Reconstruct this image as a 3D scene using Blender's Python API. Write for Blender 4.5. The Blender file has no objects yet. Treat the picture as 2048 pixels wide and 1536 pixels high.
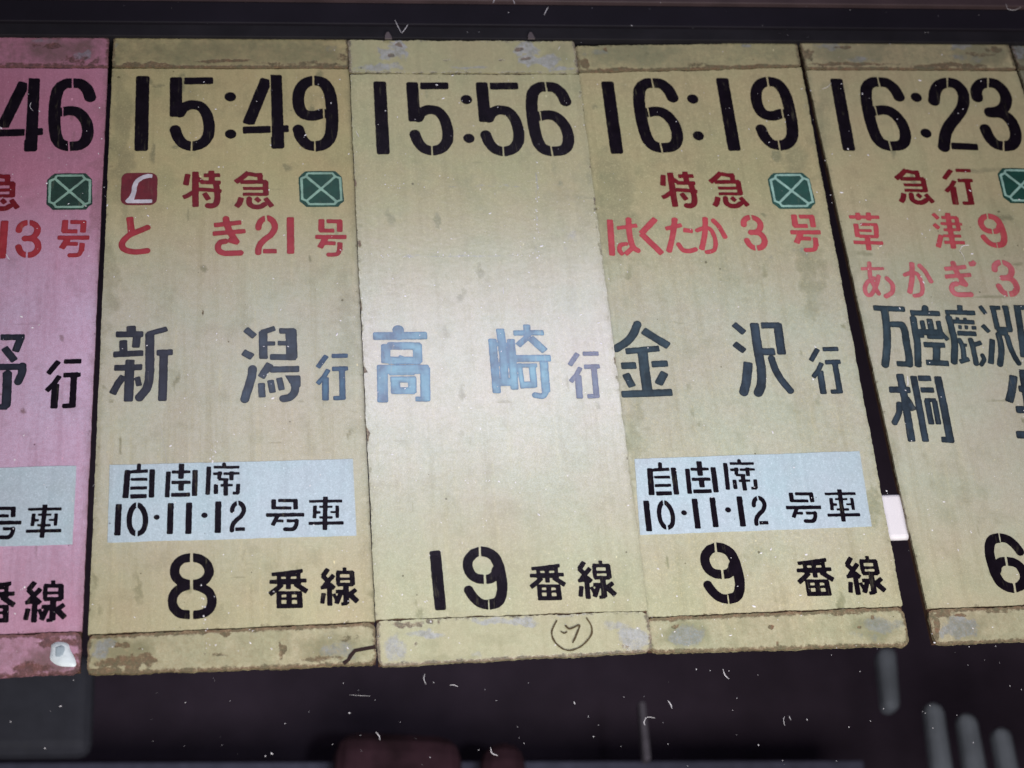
import bpy, math, random
import numpy as np
from mathutils import Vector, Matrix
random.seed(7); RNG = np.random.RandomState(7)
scene = bpy.context.scene
COL = scene.collection

# ------------------------------------------------------------------ camera
S = 0.16                      # width of one board in metres
RP = np.array([[0.99135275, 0.0773535, -0.10600072],
               [-0.01882257, 0.88325451, 0.46851593],
               [0.12986696, -0.46246935, 0.87707279]])
TP = np.array([-1.70981795, -1.48619004, 7.29639291])
FPX = 3400.0
PW = np.array([[1, 0, 0], [0, 0, 1], [0, -1, 0]], float)      # board frame (right, down, in) -> world
CAMP = PW @ (-RP.T @ TP) * S
cam = bpy.data.objects.new('camera', bpy.data.cameras.new('camera'))
COL.objects.link(cam)
axes = PW @ RP.T @ np.diag([1, -1, -1])
M = Matrix(axes.tolist()).to_4x4(); M.translation = Vector(CAMP.tolist())
cam.matrix_world = M
cam.data.sensor_width = 36.0
cam.data.lens = 36.0 * FPX / 2048.0
cam.data.clip_start = 0.01; cam.data.clip_end = 50
cam.data.dof.use_dof = True
cam.data.dof.focus_distance = 1.06
cam.data.dof.aperture_fstop = 8.0
scene.camera = cam

# ------------------------------------------------------------------ world, lamps, exposure
w = bpy.data.worlds.new('World'); scene.world = w; w.use_nodes = True
bg = w.node_tree.nodes['Background']
bg.inputs[0].default_value = (0.55, 0.48, 0.72, 1); bg.inputs[1].default_value = 0.022
scene.view_settings.view_transform = 'Standard'; scene.view_settings.look = 'None'
scene.view_settings.exposure = 0.0; scene.view_settings.gamma = 1.0

def aim(o, target):
    o.rotation_euler = (Vector(target) - o.location).to_track_quat('-Z', 'Y').to_euler()

def area(name, loc, target, sx, sy, power, col):
    l = bpy.data.lights.new(name, 'AREA'); l.shape = 'RECTANGLE'; l.size = sx; l.size_y = sy
    l.energy = power; l.color = col
    o = bpy.data.objects.new(name, l); COL.objects.link(o); o.location = loc; aim(o, target)
    return o

def ray(px, py):
    d = PW @ RP.T @ np.array([(px - 1024) / FPX, (py - 768) / FPX, 1.0])
    return d

def bp(px, py, Y=0.0):
    d = ray(px, py); t = (Y - CAMP[1]) / d[1]
    return CAMP + t * d

# the tube above the visitor whose sheen shows on the varnish; the two low fills are added
Ph = bp(925, 740)
dm = Ph - CAMP; dm = dm / np.linalg.norm(dm); dm[1] = -dm[1]
LH = Ph + dm * 1.25
area('ceiling_lamp', LH.tolist(), Ph.tolist(), 0.86, 0.26, 3.6, (0.78, 0.74, 1.0))
area('low_fill_light', (0.32, -0.62, -1.02), (0.30, 0, -0.45), 0.9, 0.4, 12.6, (1.0, 0.95, 0.90))  # unseen fill, added to brighten the lower part of the boards
sl = bpy.data.lights.new('mid_fill_spot', 'SPOT'); sl.energy = 29.0; sl.color = (0.84, 0.91, 1.0); sl.spot_size = math.radians(34); sl.spot_blend = 1.0; sl.shadow_soft_size = 0.05  # unseen spot, added for the cool pool at mid-height
so_ = bpy.data.objects.new('mid_fill_spot', sl); COL.objects.link(so_); so_.location = (0.42, -1.15, -0.86); aim(so_, bp(1060, 800).tolist())

# ------------------------------------------------------------------ helpers
WLOC = {}
def link(o, parent=None, loc=(0, 0, 0)):
    """loc is a world position; nothing in the scene is rotated above it"""
    COL.objects.link(o)
    WLOC[o.name] = Vector(loc)
    if parent is not None:
        o.parent = parent; o.location = Vector(loc) - WLOC[parent.name]
    else:
        o.location = Vector(loc)
    return o

def tag(o, label=None, cat=None, group=None, kind=None):
    if label: o['label'] = label
    if cat: o['category'] = cat
    if group: o['group'] = group
    if kind: o['kind'] = kind
    return o

def mesh_obj(name, verts, faces, mat, parent=None, loc=(0, 0, 0), attrs=None, smooth=False):
    me = bpy.data.meshes.new(name); me.from_pydata(verts, [], faces)
    if attrs:
        for k, v in attrs.items():
            a = me.attributes.new(k, 'FLOAT', 'POINT'); a.data.foreach_set('value', np.asarray(v, np.float32))
    me.materials.append(mat)
    if smooth: me.polygons.foreach_set('use_smooth', [True] * len(me.polygons))
    me.update()
    return link(bpy.data.objects.new(name, me), parent, loc)

def hashn(ix, iy, seed):
    n = (ix * 374761393 + iy * 668265263 + seed * 974634777) & 0x7fffffff
    n = ((n ^ (n >> 13)) * 1274126177) & 0x7fffffff
    return ((n ^ (n >> 16)) & 0xffff) / 65535.0
def vnoise(x, y, seed=0):
    x = np.asarray(x, float); y = np.asarray(y, float)
    ix = np.floor(x).astype(np.int64); iy = np.floor(y).astype(np.int64)
    fx = x - ix; fy = y - iy; fx = fx * fx * (3 - 2 * fx); fy = fy * fy * (3 - 2 * fy)
    a = hashn(ix, iy, seed); b = hashn(ix + 1, iy, seed); c = hashn(ix, iy + 1, seed); d = hashn(ix + 1, iy + 1, seed)
    return (a * (1 - fx) + b * fx) * (1 - fy) + (c * (1 - fx) + d * fx) * fy
def fbm(x, y, seed=0, o=4):
    s = 0; a = 0.5; t = 0
    for i in range(o):
        s = s + a * vnoise(np.asarray(x) * 2 ** i, np.asarray(y) * 2 ** i, seed + i * 17); t += a; a *= 0.55
    return s / t

# ------------------------------------------------------------------ materials
def newmat(name):
    m = bpy.data.materials.new(name); m.use_nodes = True
    nt = m.node_tree
    return m, nt, nt.nodes['Principled BSDF']
def N(nt, t, **k):
    n = nt.nodes.new(t)
    for a, v in k.items():
        if isinstance(v, (int, float, tuple)) and a.startswith('i_'):
            n.inputs[a[2:].replace('_', ' ')].default_value = v
        else: setattr(n, a, v)
    return n
def noise(nt, vec, scale, detail=4, rough=0.55):
    n = nt.nodes.new('ShaderNodeTexNoise'); n.inputs['Scale'].default_value = scale
    n.inputs['Detail'].default_value = detail; n.inputs['Roughness'].default_value = rough
    nt.links.new(vec, n.inputs['Vector']); return n.outputs['Fac']
def math_(nt, op, a, b=None, clamp=False):
    n = nt.nodes.new('ShaderNodeMath'); n.operation = op; n.use_clamp = clamp
    for i, v in enumerate((a, b)):
        if v is None: continue
        if isinstance(v, (int, float)): n.inputs[i].default_value = v
        else: nt.links.new(v, n.inputs[i])
    return n.outputs[0]
def thr(nt, v, lo, hi):
    n = nt.nodes.new('ShaderNodeMapRange'); n.inputs['From Min'].default_value = lo; n.inputs['From Max'].default_value = hi
    n.clamp = True; nt.links.new(v, n.inputs['Value']); return n.outputs['Result']
def mix(nt, fac, a, b, mode='MIX'):
    n = nt.nodes.new('ShaderNodeMix'); n.data_type = 'RGBA'; n.blend_type = mode
    for sock, v in ((n.inputs[0], fac), (n.inputs[6], a), (n.inputs[7], b)):
        if isinstance(v, (int, float)): sock.default_value = v
        elif isinstance(v, tuple): sock.default_value = (v + (1,))[:4]
        else: nt.links.new(v, sock)
    return n.outputs[2]
def attr(nt, name):
    n = nt.nodes.new('ShaderNodeAttribute'); n.attribute_name = name; return n.outputs['Fac']
def coords(nt, sx=1, sy=1, sz=1, off=0.0):
    g = nt.nodes.new('ShaderNodeNewGeometry'); mp = nt.nodes.new('ShaderNodeMapping')
    mp.inputs['Scale'].default_value = (sx, sy, sz); mp.inputs['Location'].default_value = (off, off * .7, off * 1.3)
    nt.links.new(g.outputs['Position'], mp.inputs['Vector']); return mp.outputs['Vector']

def board_mat(name, base, dark, pale, off, gloss_rough=0.42, spec=0.5, coat=0.0, rust=(0.07, 0.028, 0.018), primer=(0.30, 0.33, 0.40), soil=(0.10, 0.10, 0.06)):
    m, nt, P = newmat(name)
    v = coords(nt, off=off)
    vs = coords(nt, 160, 160, 9, off)                    # vertical rubbing streaks
    big = noise(nt, v, 9, 3)
    c = mix(nt, thr(nt, big, 0.35, 0.72), base, dark)
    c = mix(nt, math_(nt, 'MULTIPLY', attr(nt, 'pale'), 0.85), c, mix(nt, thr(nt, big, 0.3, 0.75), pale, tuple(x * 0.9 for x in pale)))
    st = noise(nt, vs, 1.0, 5, 0.6)
    c = mix(nt, math_(nt, 'MULTIPLY', thr(nt, st, 0.50, 0.78), 0.38), c, tuple(x * 0.62 for x in dark))
    st2 = noise(nt, coords(nt, 260, 260, 16, off + 3), 1.0, 4, 0.6)
    c = mix(nt, math_(nt, 'MULTIPLY', thr(nt, st2, 0.56, 0.80), 0.26), c, tuple(min(1, x * 1.35 + 0.04) for x in base))
    mott = noise(nt, v, 300, 5, 0.65)
    c = mix(nt, math_(nt, 'MULTIPLY', thr(nt, mott, 0.35, 0.75), 0.34), c, tuple(x * 0.66 for x in dark))
    patch = noise(nt, v, 55, 4, 0.6)
    c = mix(nt, math_(nt, 'MULTIPLY', thr(nt, patch, 0.54, 0.68), 0.22), c, soil)
    hue = noise(nt, coords(nt, off=off + 5), 26, 4, 0.6)
    c = mix(nt, thr(nt, hue, 0.36, 0.50), mix(nt, 1.0, c, (0.95, 1.0, 0.99), 'MULTIPLY'), c)
    c = mix(nt, thr(nt, hue, 0.50, 0.66), c, mix(nt, 1.0, c, (1.0, 0.955, 0.965), 'MULTIPLY'))
    # dirt, chips and bare primer are where the attributes painted over the mesh say
    fine = noise(nt, v, 230, 6, 0.7)
    mid = noise(nt, v, 90, 6, 0.7)
    d = math_(nt, 'ADD', attr(nt, 'dirt'), math_(nt, 'MULTIPLY', math_(nt, 'SUBTRACT', mid, 0.5), 0.9))
    c = mix(nt, math_(nt, 'MULTIPLY', thr(nt, d, 0.25, 0.95), 0.75), c, soil)
    p = math_(nt, 'ADD', attr(nt, 'primer'), math_(nt, 'ADD', math_(nt, 'MULTIPLY', math_(nt, 'SUBTRACT', mid, 0.5), 1.5), math_(nt, 'MULTIPLY', math_(nt, 'SUBTRACT', fine, 0.5), 0.8)))
    pc = mix(nt, thr(nt, fine, 0.4, 0.65), primer, tuple(x * 0.55 for x in primer))
    pm = math_(nt, 'MULTIPLY', thr(nt, p, 0.40, 0.75), 0.72)
    c = mix(nt, pm, c, pc)
    r = math_(nt, 'ADD', attr(nt, 'wear'), math_(nt, 'MULTIPLY', math_(nt, 'SUBTRACT', fine, 0.5), 1.7))
    rm = thr(nt, r, 0.42, 0.68)
    rc = mix(nt, thr(nt, fine, 0.42, 0.6), tuple(x * 2.1 for x in rust), tuple(x * 0.45 for x in rust))
    c = mix(nt, math_(nt, 'MULTIPLY', rm, 0.88), c, rc)
    grain = noise(nt, coords(nt, off=off + 1), 1500, 3, 0.6)
    c = mix(nt, math_(nt, 'MULTIPLY', thr(nt, grain, 0.40, 0.60), 0.30), c, tuple(x * 0.60 for x in dark))
    grain2 = noise(nt, coords(nt, off=off + 2), 800, 4, 0.7)
    c = mix(nt, math_(nt, 'MULTIPLY', thr(nt, grain2, 0.53, 0.70), 0.42), c, tuple(min(1, x * 1.25 + 0.06) for x in base))
    g3 = math_(nt, 'MULTIPLY', attr(nt, 'grime'), thr(nt, math_(nt, 'ADD', math_(nt, 'MULTIPLY', fine, 0.55), math_(nt, 'MULTIPLY', mid, 0.45)), 0.40, 0.62))
    c = mix(nt, math_(nt, 'MULTIPLY', g3, 0.62), c, soil)
    g4 = math_(nt, 'MULTIPLY', attr(nt, 'grime'), thr(nt, grain2, 0.50, 0.70))
    c = mix(nt, math_(nt, 'MULTIPLY', g4, 0.5), c, tuple(x * 1.4 for x in rust))
    # pin-prick chips
    vo = nt.nodes.new('ShaderNodeTexVoronoi'); vo.inputs['Scale'].default_value = 95; nt.links.new(v, vo.inputs['Vector'])
    sp = math_(nt, 'MULTIPLY', math_(nt, 'LESS_THAN', vo.outputs['Distance'], math_(nt, 'MULTIPLY', thr(nt, patch, 0.5, 0.8), 0.16)), 0.75)
    c = mix(nt, sp, c, tuple(x * 0.25 for x in dark))
    vo2 = nt.nodes.new('ShaderNodeTexVoronoi'); vo2.inputs['Scale'].default_value = 140; nt.links.new(coords(nt, 1, 1, 0.6, off + 9), vo2.inputs['Vector'])
    sp2 = math_(nt, 'MULTIPLY', math_(nt, 'LESS_THAN', vo2.outputs['Distance'], math_(nt, 'MULTIPLY', thr(nt, mid, 0.52, 0.75), 0.17)), 0.55)
    c = mix(nt, sp2, c, tuple(min(1, x * 1.5 + 0.08) for x in base))
    nt.links.new(c, P.inputs['Base Color'])
    ro = math_(nt, 'ADD', gloss_rough, math_(nt, 'MULTIPLY', rm, 0.3)); ro = math_(nt, 'ADD', ro, math_(nt, 'MULTIPLY', math_(nt, 'SUBTRACT', mott, 0.5), 0.15))
    nt.links.new(ro, P.inputs['Roughness'])
    P.inputs['Specular IOR Level'].default_value = spec
    b = nt.nodes.new('ShaderNodeBump'); b.inputs['Strength'].default_value = 0.35; b.inputs['Distance'].default_value = 0.0004
    h = math_(nt, 'ADD', math_(nt, 'MULTIPLY', mott, 0.5), math_(nt, 'MULTIPLY', rm, -1.0))
    nt.links.new(h, b.inputs['Height']); nt.links.new(b.outputs[0], P.inputs['Normal'])
    return m

def ink_mat(name, col, inner=None, var=0.25, rough=0.42, spec=0.5, scratch=0.12, inner_amt=1.0, under=(0.42, 0.38, 0.24)):
    """stencilled paint: edge colour, thinner middle, rubbed spots"""
    m, nt, P = newmat(name)
    v = coords(nt)
    n1 = noise(nt, v, 130, 4, 0.6); n2 = noise(nt, coords(nt, 60, 60, 420), 1.0, 3)
    c = mix(nt, thr(nt, n1, 0.3, 0.7), tuple(x * (1 - var) for x in col), tuple(x * (1 + var) for x in col))
    if inner:
        f = math_(nt, 'MULTIPLY', thr(nt, attr(nt, 'depth'), 0.0, 0.65), inner_amt)
        f = math_(nt, 'MULTIPLY', f, thr(nt, math_(nt, 'ADD', math_(nt, 'MULTIPLY', noise(nt, v, 42, 3), 0.7), math_(nt, 'MULTIPLY', n1, 0.3)), 0.36, 0.62))
        c = mix(nt, f, c, inner)
        c = mix(nt, math_(nt, 'MULTIPLY', thr(nt, n2, 0.5, 0.75), 0.28), c, tuple(x * 0.6 for x in col))
        c = mix(nt, math_(nt, 'MULTIPLY', thr(nt, noise(nt, coords(nt, off=4.4), 70, 4, 0.6), 0.50, 0.66), 0.55), c, tuple(x * 0.75 for x in col))
        c = mix(nt, math_(nt, 'MULTIPLY', thr(nt, noise(nt, coords(nt, 380, 380, 40, 2.2), 1.0, 3, 0.6), 0.5, 0.7), 0.3), c, inner)
    sc = thr(nt, noise(nt, coords(nt, 420, 420, 60, 5), 1.0, 4, 0.7), 0.60, 0.74)
    c = mix(nt, math_(nt, 'MULTIPLY', sc, scratch), c, under)
    nt.links.new(c, P.inputs['Base Color'])
    P.inputs['Roughness'].default_value = rough; P.inputs['Specular IOR Level'].default_value = spec
    return m

def plain(name, col, rough=0.6, spec=0.3, var=0.2, scale=60, metal=0.0):
    m, nt, P = newmat(name)
    n = noise(nt, coords(nt), scale, 4)
    nt.links.new(mix(nt, thr(nt, n, 0.3, 0.7), tuple(x * (1 - var) for x in col), tuple(x * (1 + var) for x in col)), P.inputs['Base Color'])
    P.inputs['Roughness'].default_value = rough; P.inputs['Specular IOR Level'].default_value = spec; P.inputs['Metallic'].default_value = metal
    return m

# gloss per board: (roughness, specular level)
GL = {1: (0.42, 0.22), 2: (0.30, 0.30), 3: (0.20, 1.0), 4: (0.42, 0.12), 5: (0.42, 0.2), 6: (0.5, 0.2)}
BM = {
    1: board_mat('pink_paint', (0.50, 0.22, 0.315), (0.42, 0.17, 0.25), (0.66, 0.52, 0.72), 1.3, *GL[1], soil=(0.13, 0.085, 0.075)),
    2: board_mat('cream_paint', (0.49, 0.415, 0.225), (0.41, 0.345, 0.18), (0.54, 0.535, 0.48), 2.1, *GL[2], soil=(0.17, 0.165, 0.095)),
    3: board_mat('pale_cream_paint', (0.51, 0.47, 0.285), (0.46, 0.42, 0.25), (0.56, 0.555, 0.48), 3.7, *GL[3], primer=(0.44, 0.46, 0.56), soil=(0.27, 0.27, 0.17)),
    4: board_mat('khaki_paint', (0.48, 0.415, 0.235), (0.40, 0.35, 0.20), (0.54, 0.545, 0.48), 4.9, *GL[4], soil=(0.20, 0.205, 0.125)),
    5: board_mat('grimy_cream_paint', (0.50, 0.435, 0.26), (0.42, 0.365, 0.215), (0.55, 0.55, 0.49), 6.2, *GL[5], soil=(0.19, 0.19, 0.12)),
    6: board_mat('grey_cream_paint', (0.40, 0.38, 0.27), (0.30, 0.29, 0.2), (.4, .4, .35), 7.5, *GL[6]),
}
LABEL = board_mat('pale_blue_paint', (0.51, 0.59, 0.68), (0.46, 0.545, 0.63), (.5, .6, .68), 8.8, 0.46, 0.35, soil=(0.36, 0.40, 0.42))
CORE = plain('bare_board_core', (0.075, 0.04, 0.028), 0.8, 0.2, 0.4, 120)
EMB_G = {1: ink_mat('dark_green_paint', (0.008, 0.035, 0.022)), 2: ink_mat('deep_green_paint', (0.006, 0.05, 0.032)),
         4: ink_mat('green_paint', (0.009, 0.065, 0.048)), 5: ink_mat('bottle_green_paint', (0.007, 0.055, 0.04))}
EMB_L = ink_mat('pale_green_paint', (0.22, 0.36, 0.29)); EMB_LB = ink_mat('mint_paint', (0.28, 0.46, 0.40))
EMB_R = ink_mat('crimson_paint', (0.13, 0.008, 0.014)); EMB_W = ink_mat('grey_white_paint', (0.50, 0.46, 0.52))
def inkset(b):
    r, s = GL[b]
    return dict(
        black=ink_mat('black_stencil_paint', (0.0065, 0.0042, 0.008), None, 0.35, r + .05, s * .25, 0.13),
        darkred=ink_mat('dark_red_stencil_paint', (0.150, 0.008, 0.014), None, 0.22, r, s, 0.12),
        red=ink_mat('red_stencil_paint', (0.30, 0.026, 0.034), (0.35, 0.036, 0.050), 0.18, r, s, 0.14),
        faded=ink_mat('faded_red_stencil_paint', (0.44, 0.058, 0.075), (0.49, 0.085, 0.10), 0.16, r, s, 0.16),
        pinkish=ink_mat('rubbed_red_stencil_paint', (0.50, 0.11, 0.13), (0.55, 0.17, 0.20), 0.2, r, s, 0.3),
        navy=ink_mat('navy_black_stencil_paint', (0.012, 0.014, 0.022), (0.028, 0.032, 0.050), 0.25, r, s, 0.10),
        slate=ink_mat('slate_stencil_paint', (0.020, 0.027, 0.036), (0.046, 0.070, 0.105), 0.3, r, s, 0.12, 0.9),
        teal=ink_mat('blue_slate_stencil_paint', (0.020, 0.030, 0.038), (0.050, 0.082, 0.110), 0.3, r, s, 0.12, 0.85),
        midblue=ink_mat('worn_blue_stencil_paint', *(((0.016, 0.034, 0.075), (0.045, 0.11, 0.17)) if b == 3 else ((0.034, 0.062, 0.115), (0.075, 0.16, 0.25))), 0.3, r, s, 0.10, 0.9),
        sky=ink_mat('light_blue_stencil_paint', (0.040, 0.115, 0.200), (0.135, 0.34, 0.44), 0.35, r, s * .8, 0.25, 1.0),
    )
INK = {b: inkset(b) for b in (1, 2, 3, 4, 5)}

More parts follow.
